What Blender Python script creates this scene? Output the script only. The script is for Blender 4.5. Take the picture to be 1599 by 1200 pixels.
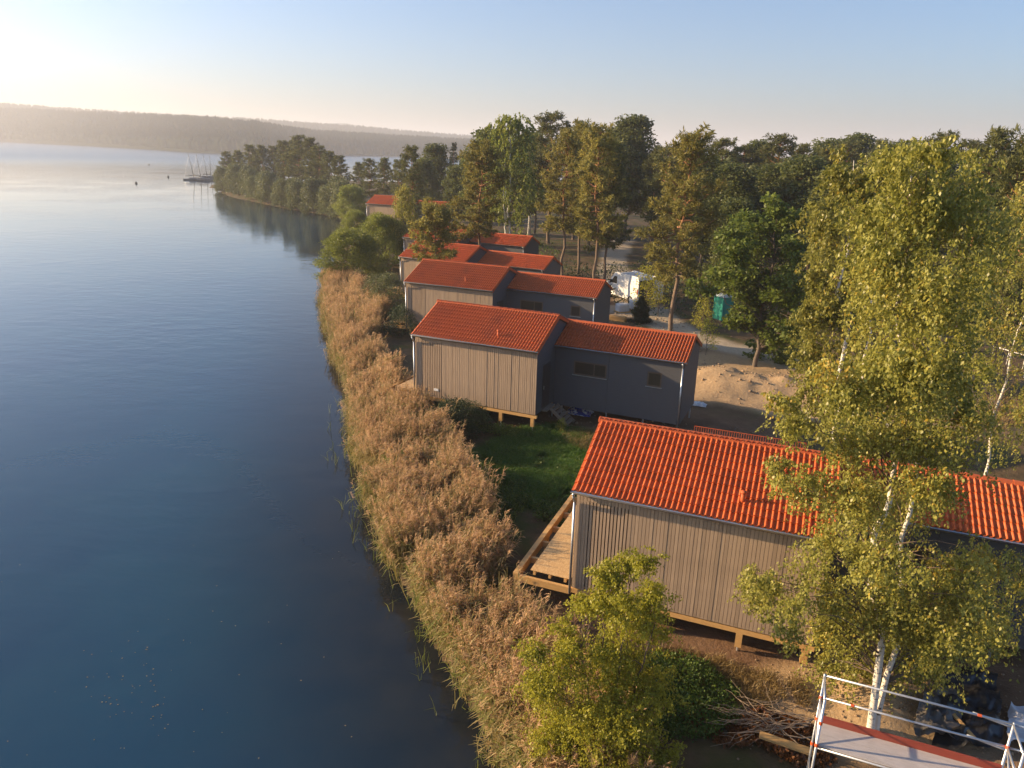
import bpy, math, random
import numpy as np
from mathutils import Vector, Matrix

for o in list(bpy.data.objects): bpy.data.objects.remove(o)
scene = bpy.context.scene
col = scene.collection
RAD = math.radians

# ---------------------------------------------------------------- camera
F, P, RO, CH = 1150.3, RAD(17.637), RAD(1.6285), 14.2      # focal in px of a 1600 px wide frame
cd = bpy.data.cameras.new('camera'); cam = bpy.data.objects.new('camera', cd); col.objects.link(cam)
cd.sensor_fit = 'HORIZONTAL'; cd.sensor_width = 36.0; cd.lens = 36.0 * F / 1599.0
cd.clip_start = 0.1; cd.clip_end = 30000
cam.matrix_world = Matrix.Translation((0, 0, CH)) @ Matrix.Rotation(math.pi/2 - P, 4, 'X') @ Matrix.Rotation(RO, 4, 'Z')
scene.camera = cam

# ---------------------------------------------------------------- sky, sun, exposure
SUN_EL, SUN_AZ = RAD(16.5), RAD(-80.0)                       # azimuth from +Y, negative = left
w = bpy.data.worlds.new('World'); scene.world = w; w.use_nodes = True
nt = w.node_tree; nt.nodes.clear()
sky = nt.nodes.new('ShaderNodeTexSky'); sky.sky_type = 'NISHITA'; sky.sun_disc = False
sky.sun_elevation = SUN_EL; sky.sun_rotation = SUN_AZ
sky.altitude = 300; sky.air_density = 1.0; sky.dust_density = 2.8; sky.ozone_density = 5.0
bg = nt.nodes.new('ShaderNodeBackground'); bg.inputs[1].default_value = 0.105
wo = nt.nodes.new('ShaderNodeOutputWorld')
nt.links.new(sky.outputs[0], bg.inputs[0]); nt.links.new(bg.outputs[0], wo.inputs[0])
sd = bpy.data.lights.new('sun', 'SUN'); sun = bpy.data.objects.new('sun', sd); col.objects.link(sun)
sd.energy = 5.0; sd.angle = RAD(0.6); sd.color = (1.0, 0.72, 0.42)
S = Vector((math.sin(SUN_AZ)*math.cos(SUN_EL), math.cos(SUN_AZ)*math.cos(SUN_EL), math.sin(SUN_EL)))
sun.rotation_euler = S.to_track_quat('Z', 'Y').to_euler(); sun.location = (-40, 10, 40)
vs = scene.view_settings
vs.view_transform = 'Standard'; vs.look = 'None'; vs.gamma = 1.0; vs.use_curve_mapping = False; vs.exposure = 1.15
scene.render.engine = 'CYCLES'
scene.cycles.volume_bounces = 1
scene.cycles.transparent_max_bounces = 8
scene.cycles.max_bounces = 6

# ---------------------------------------------------------------- pixel -> place helpers
def ray(px, py):
    x, y = px-800, py-600; c, s = math.cos(RO), math.sin(RO)
    X = c*x+s*y; Y = -s*x+c*y; u = -Y/F
    return np.array([X/F, math.cos(P)+u*math.sin(P), -math.sin(P)+u*math.cos(P)])
def unp(px, py, z=0.9):
    d = ray(px, py); t = (z-CH)/d[2]; return (d[0]*t, d[1]*t, z)
def aty(px, py, Y):
    d = ray(px, py); t = Y/d[1]; return (d[0]*t, Y, CH+d[2]*t)

# ---------------------------------------------------------------- noise
def vnoise(x, y, sc, seed=0):
    x = np.asarray(x, float)/sc; y = np.asarray(y, float)/sc
    xi = np.floor(x).astype(np.int64); yi = np.floor(y).astype(np.int64)
    fx = x-xi; fy = y-yi; fx = fx*fx*(3-2*fx); fy = fy*fy*(3-2*fy)
    def h(a, b):
        n = (a*374761393 + b*668265263 + seed*1274126177) & 0x7fffffff
        n = ((n ^ (n >> 13))*1103515245) & 0x7fffffff
        n = (n ^ (n >> 16)) & 0xffff
        return n/65535.0
    return (h(xi, yi)*(1-fx)+h(xi+1, yi)*fx)*(1-fy)+(h(xi, yi+1)*(1-fx)+h(xi+1, yi+1)*fx)*fy
def fbm(x, y, sc, seed=0, n=4):
    s = 0; a = 1; t = 0
    for i in range(n):
        s = s+a*vnoise(x, y, sc/2**i, seed+i*17); t += a; a *= .5
    return s/t
def sstep(a, b, x):
    t = np.clip((x-a)/(b-a), 0, 1); return t*t*(3-2*t)

# ---------------------------------------------------------------- mesh helpers
def mesh_np(name, V, faces, smooth=False, attrs=None, mats=(), matidx=None):
    """V (n,3); faces = list of int arrays (m,k)"""
    me = bpy.data.meshes.new(name)
    V = np.asarray(V, np.float32)
    faces = [np.asarray(f, np.int32) for f in faces if len(f)]
    nl = sum(f.size for f in faces); nf = sum(len(f) for f in faces)
    me.vertices.add(len(V)); me.vertices.foreach_set('co', V.ravel())
    me.loops.add(nl); me.polygons.add(nf)
    me.loops.foreach_set('vertex_index', np.concatenate([f.ravel() for f in faces]))
    tot = np.concatenate([np.full(len(f), f.shape[1], np.int32) for f in faces])
    st = np.concatenate([[0], np.cumsum(tot)[:-1]]).astype(np.int32)
    me.polygons.foreach_set('loop_start', st)
    if smooth: me.polygons.foreach_set('use_smooth', np.ones(nf, bool))
    for m in mats: me.materials.append(m)
    if matidx is not None: me.polygons.foreach_set('material_index', np.asarray(matidx, np.int32))
    me.update(calc_edges=True)
    if attrs:
        for k, (dom, typ, arr) in attrs.items():
            a = me.attributes.new(k, typ, dom)
            a.data.foreach_set('color' if typ == 'FLOAT_COLOR' else 'value', np.asarray(arr, np.float32).ravel())
    return me

class MB:
    """collects boxes, tubes and prisms, then builds ONE mesh object"""
    def __init__(s): s.v = []; s.f = []
    def add(s, vs_, fs):
        b = len(s.v); s.v += [tuple(map(float, q)) for q in vs_]; s.f += [tuple(i+b for i in f) for f in fs]; return s
    def box(s, x0, x1, y0, y1, z0, z1):
        return s.add([(x0,y0,z0),(x1,y0,z0),(x1,y1,z0),(x0,y1,z0),(x0,y0,z1),(x1,y0,z1),(x1,y1,z1),(x0,y1,z1)],
                     [(0,3,2,1),(4,5,6,7),(0,1,5,4),(1,2,6,5),(2,3,7,6),(3,0,4,7)])
    def bar(s, a, b, wd, ht, up=(0,0,1)):
        a = Vector(a); b = Vector(b); d = (b-a).normalized(); up = Vector(up)
        if abs(d.dot(up)) > .98: up = Vector((1,0,0))
        sx = d.cross(up).normalized(); sz = sx.cross(d).normalized()
        q = []
        for p in (a, b):
            for i, j in ((-1,-1),(1,-1),(1,1),(-1,1)): q.append(p+sx*(i*wd/2)+sz*(j*ht/2))
        return s.add(q, [(0,1,2,3),(7,6,5,4),(0,4,5,1),(1,5,6,2),(2,6,7,3),(3,7,4,0)])
    def tube(s, a, b, r, n=8, r2=None):
        a = Vector(a); b = Vector(b); d = (b-a).normalized()
        up = Vector((0,0,1)) if abs(d.z) < .9 else Vector((1,0,0))
        sx = d.cross(up).normalized(); sy = sx.cross(d)
        r2 = r if r2 is None else r2; q = []
        for p, rr in ((a, r), (b, r2)):
            for i in range(n):
                t = 2*math.pi*i/n; q.append(p+sx*(rr*math.cos(t))+sy*(rr*math.sin(t)))
        fs = [(i, n+i, n+(i+1) % n, (i+1) % n) for i in range(n)]
        return s.add(q, fs+[tuple(range(n)), tuple(range(2*n-1, n-1, -1))])
    def prism(s, poly, x0, x1):                              # polygon in (y,z) extruded along x
        n = len(poly); q = [(x0, y, z) for y, z in poly]+[(x1, y, z) for y, z in poly]
        fs = [(i, (i+1) % n, n+(i+1) % n, n+i) for i in range(n)]
        return s.add(q, fs+[tuple(range(n-1, -1, -1)), tuple(range(n, 2*n))])
    def mesh(s, name, m=None, smooth=False):
        me = bpy.data.meshes.new(name); me.from_pydata(s.v, [], s.f)
        if m: me.materials.append(m)
        if smooth: me.polygons.foreach_set('use_smooth', [True]*len(me.polygons))
        me.update(); return me
    def build(s, name, m, parent=None, smooth=False): return link(name, s.mesh(name, m, smooth), parent)

def link(name, me, parent=None):
    o = bpy.data.objects.new(name, me); col.objects.link(o)
    if parent is not None: o.parent = parent
    return o
def tag(o, label=None, cat=None, group=None, kind=None):
    if label: o['label'] = label
    if cat: o['category'] = cat
    if group: o['group'] = group
    if kind: o['kind'] = kind
    return o
def empty(name, loc=(0,0,0), rz=0, label=None, cat=None, group=None):
    o = bpy.data.objects.new(name, None); col.objects.link(o)
    o.location = loc; o.rotation_euler = (0, 0, rz); o.empty_display_size = .3
    return tag(o, label, cat, group)
KIDS = {}
def copy_tree(o, parent=None):
    c = o.copy(); col.objects.link(c)
    if parent is not None: c.parent = parent
    for ch in list(o.children): copy_tree(ch, c)
    return c

# ---------------------------------------------------------------- materials
def newmat(name):
    m = bpy.data.materials.new(name); m.use_nodes = True
    n = m.node_tree; b = n.nodes['Principled BSDF']; return m, n, b
def nn(n, t, **kw):
    q = n.nodes.new(t)
    for k, v in kw.items(): setattr(q, k, v)
    return q
def mixc(n, fac, a, b):
    q = n.nodes.new('ShaderNodeMix'); q.data_type = 'RGBA'
    for i, v in ((0, fac), (6, a), (7, b)):
        if isinstance(v, (tuple, list)): q.inputs[i].default_value = (*v[:3], 1)
        elif isinstance(v, (int, float)): q.inputs[i].default_value = v
        else: n.links.new(v, q.inputs[i])
    return q.outputs[2]
def ramp(n, src, lo, hi):
    q = n.nodes.new('ShaderNodeMapRange'); q.inputs[1].default_value = lo; q.inputs[2].default_value = hi
    n.links.new(src, q.inputs[0]); return q.outputs[0]
def noise(n, scale, detail=4, vec=None, rough=.55):
    q = n.nodes.new('ShaderNodeTexNoise'); q.inputs['Scale'].default_value = scale
    q.inputs['Detail'].default_value = detail; q.inputs['Roughness'].default_value = rough
    if vec is not None: n.links.new(vec, q.inputs['Vector'])
    return q.outputs['Fac']
def coords(n, kind='Object', scale=(1,1,1)):
    t = n.nodes.new('ShaderNodeTexCoord'); mp = n.nodes.new('ShaderNodeMapping')
    mp.inputs['Scale'].default_value = scale; n.links.new(t.outputs[kind], mp.inputs[0]); return mp.outputs[0]
def mat(name, c1, c2=None, rough=.7, nscale=6, stretch=(1,1,1), bump=0.0, bscale=30, metal=0, spec=.5, per_obj=0.0, patina=None):
    m, n, b = newmat(name); v = coords(n, 'Object', stretch)
    c2 = c2 or tuple(x*.75 for x in c1)
    f = ramp(n, noise(n, nscale, 5, v), .3, .7)
    c = mixc(n, f, c1, c2)
    if patina: c = mixc(n, ramp(n, noise(n, .9, 6, v, .65), .48, .75), c, patina)
    if per_obj:
        oi = nn(n, 'ShaderNodeObjectInfo'); hs = nn(n, 'ShaderNodeHueSaturation')
        mr = nn(n, 'ShaderNodeMapRange'); mr.inputs[3].default_value = 1-per_obj; mr.inputs[4].default_value = 1+per_obj
        n.links.new(oi.outputs['Random'], mr.inputs[0]); n.links.new(mr.outputs[0], hs.inputs['Value']); n.links.new(c, hs.inputs['Color'])
        c = hs.outputs[0]
    n.links.new(c, b.inputs['Base Color']); b.inputs['Roughness'].default_value = rough; b.inputs['Metallic'].default_value = metal
    b.inputs['Specular IOR Level'].default_value = spec
    if bump:
        bp = nn(n, 'ShaderNodeBump'); bp.inputs['Strength'].default_value = bump; bp.inputs['Distance'].default_value = .02
        n.links.new(noise(n, bscale, 4, v), bp.inputs['Height']); n.links.new(bp.outputs[0], b.inputs['Normal'])
    return m
def leafmat(name, a, b_, trans=.35, rough=.5, third=None):
    """foliage: colour between a and b_ by the per-leaf attribute r, a share of light passes through"""
    m, n, b = newmat(name)
    at = nn(n, 'ShaderNodeAttribute'); at.attribute_name = 'r'
    oi = nn(n, 'ShaderNodeObjectInfo')
    c = mixc(n, at.outputs['Fac'], a, b_)
    if third:
        c = mixc(n, ramp(n, at.outputs['Fac'], .93, .97), c, third)
    hs = nn(n, 'ShaderNodeHueSaturation'); mr = nn(n, 'ShaderNodeMapRange'); mr.inputs[3].default_value = .82; mr.inputs[4].default_value = 1.15
    n.links.new(oi.outputs['Random'], mr.inputs[0]); n.links.new(mr.outputs[0], hs.inputs['Value']); n.links.new(c, hs.inputs['Color']); c = hs.outputs[0]
    n.links.new(c, b.inputs['Base Color']); b.inputs['Roughness'].default_value = rough; b.inputs['Specular IOR Level'].default_value = .35
    tr = nn(n, 'ShaderNodeBsdfTranslucent'); n.links.new(c, tr.inputs[0])
    mx = nn(n, 'ShaderNodeMixShader'); mx.inputs[0].default_value = trans
    n.links.new(b.outputs[0], mx.inputs[1]); n.links.new(tr.outputs[0], mx.inputs[2])
    n.links.new(mx.outputs[0], n.nodes['Material Output'].inputs[0]); return m

M = {}
M['tile'] = mat('clay_tile', (.56,.125,.030), (.46,.092,.022), .6, 9, per_obj=.16, spec=.3, patina=(.36,.085,.03))
M['ridge'] = mat('ridge_clay', (.52,.12,.034), (.44,.095,.028), .6, 5, per_obj=.06, spec=.3)
M['slat'] = mat('weathered_slat', (.41,.295,.195), (.32,.23,.155), .8, 3, (6,6,.5), .3, 40, per_obj=.12)
M['slat_dark'] = mat('slat_backing', (.105,.078,.055), (.08,.06,.044), .9)
M['loggia_shade'] = mat('painted_loggia_shade', (.035,.031,.028), (.028,.025,.022), .9)  # near-black colour standing in for the shade inside the open loggia
M['timber'] = mat('fresh_timber', (.60,.36,.13), (.50,.28,.095), .7, 5, (1,1,4), .2, 40, per_obj=.1)
M['timber_old'] = mat('grey_timber', (.30,.23,.16), (.22,.165,.115), .8, 4, (1,4,4), .3, 40)
def osb():
    m, n, b = newmat('strand_board'); v = coords(n, 'Object', (14, 5, 5))
    vo = nn(n, 'ShaderNodeTexVoronoi'); vo.inputs['Scale'].default_value = 3; n.links.new(v, vo.inputs['Vector'])
    sp = nn(n, 'ShaderNodeSeparateColor'); n.links.new(vo.outputs['Color'], sp.inputs[0])
    n.links.new(mixc(n, sp.outputs[0], (.52,.30,.115), (.70,.46,.20)), b.inputs['Base Color']); b.inputs['Roughness'].default_value = .65; return m
M['osb'] = osb()
def anthracite():
    m, n, b = newmat('anthracite_boards')
    t = nn(n, 'ShaderNodeTexCoord'); sx = nn(n, 'ShaderNodeSeparateXYZ'); n.links.new(t.outputs['Object'], sx.inputs[0])
    mm = nn(n, 'ShaderNodeMath', operation='MULTIPLY'); mm.inputs[1].default_value = 1/.19; n.links.new(sx.outputs[2], mm.inputs[0])
    fr = nn(n, 'ShaderNodeMath', operation='FRACT'); n.links.new(mm.outputs[0], fr.inputs[0])
    g = ramp(n, fr.outputs[0], 0, .09)
    v = coords(n, 'Object', (1.5,1.5,14))
    c = mixc(n, ramp(n, noise(n, 2.5, 5, v), .3, .7), (.088,.090,.096), (.072,.074,.081))
    n.links.new(c, b.inputs['Base Color']); b.inputs['Roughness'].default_value = .62
    bp = nn(n, 'ShaderNodeBump'); bp.inputs['Strength'].default_value = .5; bp.inputs['Distance'].default_value = .012
    n.links.new(g, bp.inputs['Height']); n.links.new(bp.outputs[0], b.inputs['Normal']); return m
M['anth'] = anthracite()
M['door'] = mat('dark_door', (.05,.04,.034), None, .5)
M['zinc'] = mat('zinc', (.52,.54,.57), (.42,.44,.47), .38, 3, (1,1,1), metal=.85)
M['steel'] = mat('galvanised_steel', (.58,.59,.60), (.48,.49,.50), .4, 4, (1,1,1), metal=.7)
M['winframe'] = mat('brown_window_frame', (.13,.085,.05), None, .5)
def glass():
    m, n, b = newmat('window_glass'); b.inputs['Base Color'].default_value = (.06,.048,.036,1)  # brown-tan window reflections put into the base colour
    b.inputs['Roughness'].default_value = .04; b.inputs['IOR'].default_value = 1.5; b.inputs['Specular IOR Level'].default_value = .8; return m
M['glass'] = glass()
M['white'] = mat('white_paint', (.74,.74,.72), (.68,.68,.66), .45, 3)
M['birchbark'] = None
def birchbark():
    m, n, b = newmat('birch_bark'); v = coords(n, 'Object', (3, 3, 9))
    f = ramp(n, noise(n, 1.6, 6, v, .7), .56, .62)
    v2 = coords(n, 'Object', (1,1,.5)); c0 = mixc(n, noise(n, 3, 3, v2), (.72,.68,.60), (.58,.53,.45))
    n.links.new(mixc(n, f, c0, (.035,.03,.026)), b.inputs['Base Color']); b.inputs['Roughness'].default_value = .75; return m
M['birchbark'] = birchbark()
def pinebark():
    m, n, b = newmat('pine_bark'); t = nn(n, 'ShaderNodeTexCoord'); sx = nn(n, 'ShaderNodeSeparateXYZ'); n.links.new(t.outputs['Object'], sx.inputs[0])
    v = coords(n, 'Object', (6,6,2)); nz = noise(n, 2, 5, v)
    low = mixc(n, nz, (.13,.09,.06), (.22,.155,.105)); hi = mixc(n, nz, (.36,.17,.075), (.26,.12,.055))
    n.links.new(mixc(n, ramp(n, sx.outputs[2], 4.5, 8.5), low, hi), b.inputs['Base Color']); b.inputs['Roughness'].default_value = .9
    bp = nn(n, 'ShaderNodeBump'); bp.inputs['Strength'].default_value = .6; bp.inputs['Distance'].default_value = .04
    n.links.new(noise(n, 5, 4, v), bp.inputs['Height']); n.links.new(bp.outputs[0], b.inputs['Normal']); return m
M['pinebark'] = pinebark()
M['limb'] = mat('birch_twig', (.16,.11,.075), (.10,.07,.05), .85, 5)
M['bark'] = mat('grey_brown_bark', (.15,.115,.085), (.09,.07,.05), .9, 5, (4,4,1), .5, 12)
M['L_birch'] = leafmat('birch_leaf', (.18,.185,.028), (.44,.41,.095), .47, .4, (.46,.33,.05))
M['L_ybirch'] = leafmat('young_birch_leaf', (.25,.25,.022), (.52,.48,.055), .5, .42)
M['L_maple'] = leafmat('maple_leaf', (.075,.11,.016), (.19,.235,.04), .45)
M['L_pine'] = leafmat('pine_needle', (.07,.085,.024), (.20,.20,.055), .42, .6)
M['L_pine_warm'] = leafmat('sunlit_pine_needle', (.14,.14,.030), (.36,.305,.07), .45, .6)  # warm copy of the pine needle, golden sunlight put into its colour
M['L_spruce'] = leafmat('spruce_needle', (.014,.03,.014), (.035,.055,.02), .15, .6)
M['L_wood'] = leafmat('woodland_leaf', (.06,.082,.022), (.16,.175,.045), .45)
M['L_willow'] = leafmat('willow_leaf', (.13,.165,.025), (.30,.32,.055), .48)
M['L_silver'] = leafmat('silvery_shrub_leaf', (.08,.10,.035), (.19,.20,.075), .35)
M['L_shrub'] = leafmat('dark_shrub_leaf', (.018,.035,.012), (.055,.08,.022), .25)
M['L_weed'] = leafmat('weed_leaf', (.05,.10,.012), (.14,.20,.03), .4)
M['L_grass'] = leafmat('grass_blade', (.045,.125,.012), (.12,.22,.028), .4)
M['L_dry'] = leafmat('dry_grass', (.20,.13,.05), (.36,.26,.10), .3)
M['L_rust'] = leafmat('dead_rust_leaf', (.12,.045,.012), (.26,.10,.028), .3)
M['reed_plume'] = leafmat('reed_plume', (.33,.20,.10), (.60,.40,.225), .45, .8)
M['reed_leaf'] = leafmat('reed_leaf', (.17,.15,.04), (.42,.31,.13), .35, .6)
M['reed_green'] = leafmat('green_reed_leaf', (.11,.14,.02), (.25,.27,.06), .4, .5)
M['far'] = mat('far_forest_leaf', (.020,.026,.014), (.016,.021,.011), 1.0, .02, spec=0)

# ---------------------------------------------------------------- lake outline and terrain
SH = [unp(*q, 0)[:2] for q in [(790,1200),(700,1040),(640,930),(585,830),(560,730),(545,640),(525,560),(508,490),(503,455),(515,420),(535,385),(548,352),(530,340),(440,325),(360,308),(337,298)]]
LAKE = np.array([(300,-900),(60,-300),(14,-60),(5.5,-6),(2.6,6)] + [tuple(p) for p in SH] +
  [(-104,252),(-106,276),(-84,300),(-40,310),(10,340),(70,430),(120,620),(60,900),(-60,1080),(-237,1142),(-330,1010),(-372,945),(-505,1146),(-807,1506),(-1050,1720),(-1400,2080),(-2300,2300),(-3600,1500),(-3800,-300),(-2000,-1300)])
def lake_sd(x, y):
    """signed distance to the shore, positive on land"""
    x = np.asarray(x, float); y = np.asarray(y, float); best = np.full(x.shape, 1e18); ins = np.zeros(x.shape, bool)
    n = len(LAKE)
    for i in range(n):
        ax, ay = LAKE[i]; bx, by = LAKE[(i+1) % n]; dx, dy = bx-ax, by-ay
        t = np.clip(((x-ax)*dx+(y-ay)*dy)/(dx*dx+dy*dy), 0, 1)
        best = np.minimum(best, (x-ax-t*dx)**2+(y-ay-t*dy)**2)
        c = ((ay > y) != (by > y)) & (x < dx*(y-ay)/(dy if dy else 1e-9)+ax); ins ^= c
    d = np.sqrt(best); return np.where(ins, -d, d)
PATH = [np.array(unp(*q, .9)[:2]) for q in [(1500,620),(1300,578),(1210,562),(1120,540),(1060,515),(1010,490),(985,455),(960,430),(960,400),(972,375)]]
def path_d(x, y):
    best = np.full(np.shape(x), 1e18)
    for a, b in zip(PATH[:-1], PATH[1:]):
        d = b-a; t = np.clip(((x-a[0])*d[0]+(y-a[1])*d[1])/(d@d), 0, 1)
        best = np.minimum(best, (x-a[0]-t*d[0])**2+(y-a[1]-t*d[1])**2)
    return np.sqrt(best)
def bump2(x, y, cx, cy, rx, ry, a=0):
    c, s = math.cos(a), math.sin(a); u = ((x-cx)*c+(y-cy)*s)/rx; v = (-(x-cx)*s+(y-cy)*c)/ry
    return np.exp(-(u*u+v*v))
def ground_h(x, y, d=None):
    x = np.asarray(x, float); y = np.asarray(y, float)
    if d is None: d = lake_sd(x, y)
    h = np.where(d > 0, .05+.85*sstep(0, 4.5, d), -.02-3.0*sstep(0, 14, -d)-.25*np.clip(-d, 0, 1))
    near = sstep(1.5, 6, d)
    h = h+near*((fbm(x, y, 5, 3)-.5)*.28+(fbm(x, y, 1.2, 9)-.5)*.10)
    pd = path_d(x, y)
    m = .75*bump2(x, y, 14.2, 42.6, 3.4, 2.1, -.3)+.6*bump2(x, y, 18.5, 40.5, 3.2, 1.6, -.35)+.5*bump2(x, y, 22, 43, 3, 2)+.45*bump2(x, y, 11.5, 44, 1.6, 1.4)
    m = m+.5*bump2(x, y, 9.6, 15.6, 1.2, .9)+.35*bump2(x, y, 7.6, 16.1, .9, .5)
    h = h+m*sstep(1.2, 3.2, pd)*(1+1.1*(fbm(x, y, 1.8, 21)-.5))
    h = h+(fbm(x, y, .8, 77)-.5)*.22*bump2(x, y, 15, 43, 7, 5)+(np.abs(fbm(x, y, 2.0, 79)-.5)*-.5)*bump2(x, y, 15, 42, 6, 4)*sstep(1.2, 3.2, pd)
    h = h+sstep(60, 400, d)*3*fbm(x, y, 160, 5)
    return h
def gz(x, y): return float(ground_h(np.array([x]), np.array([y]))[0])

def graded(lo, flo, fhi, hi, fine, grow):
    a = list(np.arange(flo, fhi+1e-6, fine)); s = fine; p = a[-1]
    while p < hi: s *= grow; p = min(p+s, hi); a.append(p)
    s = fine; p = a[0]; b = []
    while p > lo: s *= grow; p = max(p-s, lo); b.append(p)
    return np.array(b[::-1]+a)
def grid_faces(nx, ny):
    i = np.arange(nx-1)[None, :]+np.arange(ny-1)[:, None]*nx; i = i.ravel()
    return np.stack([i, i+1, i+1+nx, i+nx], 1)
gx = graded(-7000, -14, 34, 7000, .30, 1.09); gy = graded(-900, 9, 72, 7500, .30, 1.07)
X, Y = np.meshgrid(gx, gy); xs, ys = X.ravel(), Y.ravel()
sd_ = lake_sd(xs, ys); hz = ground_h(xs, ys, sd_)
n1 = fbm(xs, ys, 3.0, 31); n2 = fbm(xs, ys, 9.0, 41)
pd = path_d(xs, ys)
sand = np.clip(1.2*sum(bump2(xs, ys, *q) for q in [(15,43,6,4),(20,41,6,4),(11.5,46,4,4),(8.2,15.6,2.2,1.3),(24,45,6,5),(9.5,15.5,2.4,1.6),(3.6,34.2,1.8,.7)])+(n1-.5)*.9, 0, 1)
gravel = sstep(2.3, 1.3, pd+(n1-.5)*1.4)
gravel = np.maximum(gravel, sstep(.45, .7, bump2(xs, ys, 11, 64, 5, 4)+(n1-.5)*.5)*.8)
grass = np.clip(1.5*np.maximum.reduce([bump2(xs, ys, 1.0, 30, 3.4, 4.6, -.4), bump2(xs, ys, -2, 44, 3, 5)*.7, bump2(xs, ys, 45, 64, 9, 9), bump2(xs, ys, 4.4, 15.6, 1.6, 1.4)*.8])+(n1-.5)*.8, 0, 1)
dirt = np.clip(1.3*np.maximum.reduce([bump2(xs, ys, 5, 36, 6, 3.2, -.4), bump2(xs, ys, 10, 35, 4, 4), bump2(xs, ys, 6, 18, 5, 3, -.4), bump2(xs, ys, 13, 15, 4, 4), bump2(xs, ys, 8, 52, 6, 5), bump2(xs, ys, 5, 66, 7, 6)])+(n2-.5)*.6, 0, 1)
cola = np.stack([sand, grass, gravel, dirt], 1)
def groundmat():
    m, n, b = newmat('ground_earth'); at = nn(n, 'ShaderNodeAttribute'); at.attribute_name = 'zone'
    sp = nn(n, 'ShaderNodeSeparateColor'); n.links.new(at.outputs['Color'], sp.inputs[0])
    v = coords(n, 'Object'); f1 = noise(n, 1.3, 8, v, .65); f2 = noise(n, 7, 6, v, .7); f3 = noise(n, .5, 4, v)
    base = mixc(n, ramp(n, f1, .35, .65), (.075,.055,.03), (.14,.095,.05))
    base = mixc(n, ramp(n, f3, .5, .62), base, (.06,.07,.02))
    dirtc = mixc(n, ramp(n, f1, .3, .7), (.15,.085,.048), (.235,.14,.08))
    c = mixc(n, at.outputs['Alpha'], base, dirtc)
    sandc = mixc(n, ramp(n, f2, .3, .7), (.34,.225,.12), (.48,.34,.195))
    c = mixc(n, ramp(n, sp.outputs[0], .25, .7), c, sandc)
    gr = mixc(n, ramp(n, f2, .3, .7), (.33,.265,.18), (.50,.42,.31))
    c = mixc(n, sp.outputs[2], c, gr)
    gs = mixc(n, ramp(n, f2, .3, .7), (.035,.065,.01), (.075,.11,.02))
    c = mixc(n, ramp(n, sp.outputs[1], .35, .65), c, gs)
    n.links.new(c, b.inputs['Base Color']); b.inputs['Roughness'].default_value = .95; b.inputs['Specular IOR Level'].default_value = .15
    bp = nn(n, 'ShaderNodeBump'); bp.inputs['Strength'].default_value = .9; bp.inputs['Distance'].default_value = .06
    n.links.new(f2, bp.inputs['Height']); n.links.new(bp.outputs[0], b.inputs['Normal']); return m
M['ground'] = groundmat()
g = link('ground', mesh_np('ground', np.stack([xs, ys, hz], 1), [grid_faces(len(gx), len(gy))], True, {'zone': ('POINT', 'FLOAT_COLOR', cola)}, [M['ground']]))
tag(g, kind='structure')

# water: one sheet, colour by how deep the lake is under it
wx = graded(-7000, -40, 14, 7000, 1.0, 1.12); wy = graded(-900, 8, 120, 7500, 1.0, 1.10)
X, Y = np.meshgrid(wx, wy); wxs, wys = X.ravel(), Y.ravel(); dep = sstep(0.0, 9, -lake_sd(wxs, wys))
def watermat():
    m, n, b = newmat('lake_water'); at = nn(n, 'ShaderNodeAttribute'); at.attribute_name = 'depth'
    v = coords(n, 'Object'); patch = noise(n, .12, 4, v)
    shallow = mixc(n, ramp(n, noise(n, .5, 5, v), .35, .65), (.010,.014,.018), (.018,.020,.020))
    deep = mixc(n, ramp(n, patch, .35, .65), (.009,.042,.085), (.013,.055,.092))
    n.links.new(mixc(n, at.outputs['Fac'], shallow, deep), b.inputs['Base Color'])
    b.inputs['Roughness'].default_value = .035; b.inputs['IOR'].default_value = 1.333
    ao = nn(n, 'ShaderNodeAttribute'); ao.attribute_name = 'wind'
    rr = nn(n, 'ShaderNodeMapRange'); rr.inputs[3].default_value = .03; rr.inputs[4].default_value = .26; n.links.new(ao.outputs['Fac'], rr.inputs[0]); n.links.new(rr.outputs[0], b.inputs['Roughness'])
    vr = coords(n, 'Object', (.55, 1.0, 1)); 
    rot = vr.node; rot.inputs['Rotation'].default_value = (0, 0, RAD(18))
    wv = noise(n, .8, 4, vr, .55); fine = noise(n, 3.5, 2, vr, .5)
    amp = ramp(n, noise(n, .045, 3, v), .36, .62)
    ad = nn(n, 'ShaderNodeMath', operation='MULTIPLY_ADD'); n.links.new(fine, ad.inputs[0]); ad.inputs[1].default_value = .10; n.links.new(wv, ad.inputs[2])
    ml = nn(n, 'ShaderNodeMath', operation='MULTIPLY'); n.links.new(ad.outputs[0], ml.inputs[0])
    am = nn(n, 'ShaderNodeMapRange'); am.inputs[3].default_value = .25; am.inputs[4].default_value = 1.0; n.links.new(amp, am.inputs[0]); n.links.new(am.outputs[0], ml.inputs[1])
    bp = nn(n, 'ShaderNodeBump'); bp.inputs['Strength'].default_value = .6; bp.inputs['Distance'].default_value = .06
    n.links.new(ml.outputs[0], bp.inputs['Height']); n.links.new(bp.outputs[0], b.inputs['Normal']); return m
wo_ = link('lake_water', mesh_np('lake_water', np.stack([wxs, wys, wxs*0], 1), [grid_faces(len(wx), len(wy))], True, {'depth': ('POINT', 'FLOAT', dep), 'wind': ('POINT', 'FLOAT', sstep(240, 700, np.hypot(wxs+10, wys-40)))}, [watermat()]))
tag(wo_, kind='structure')

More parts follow.
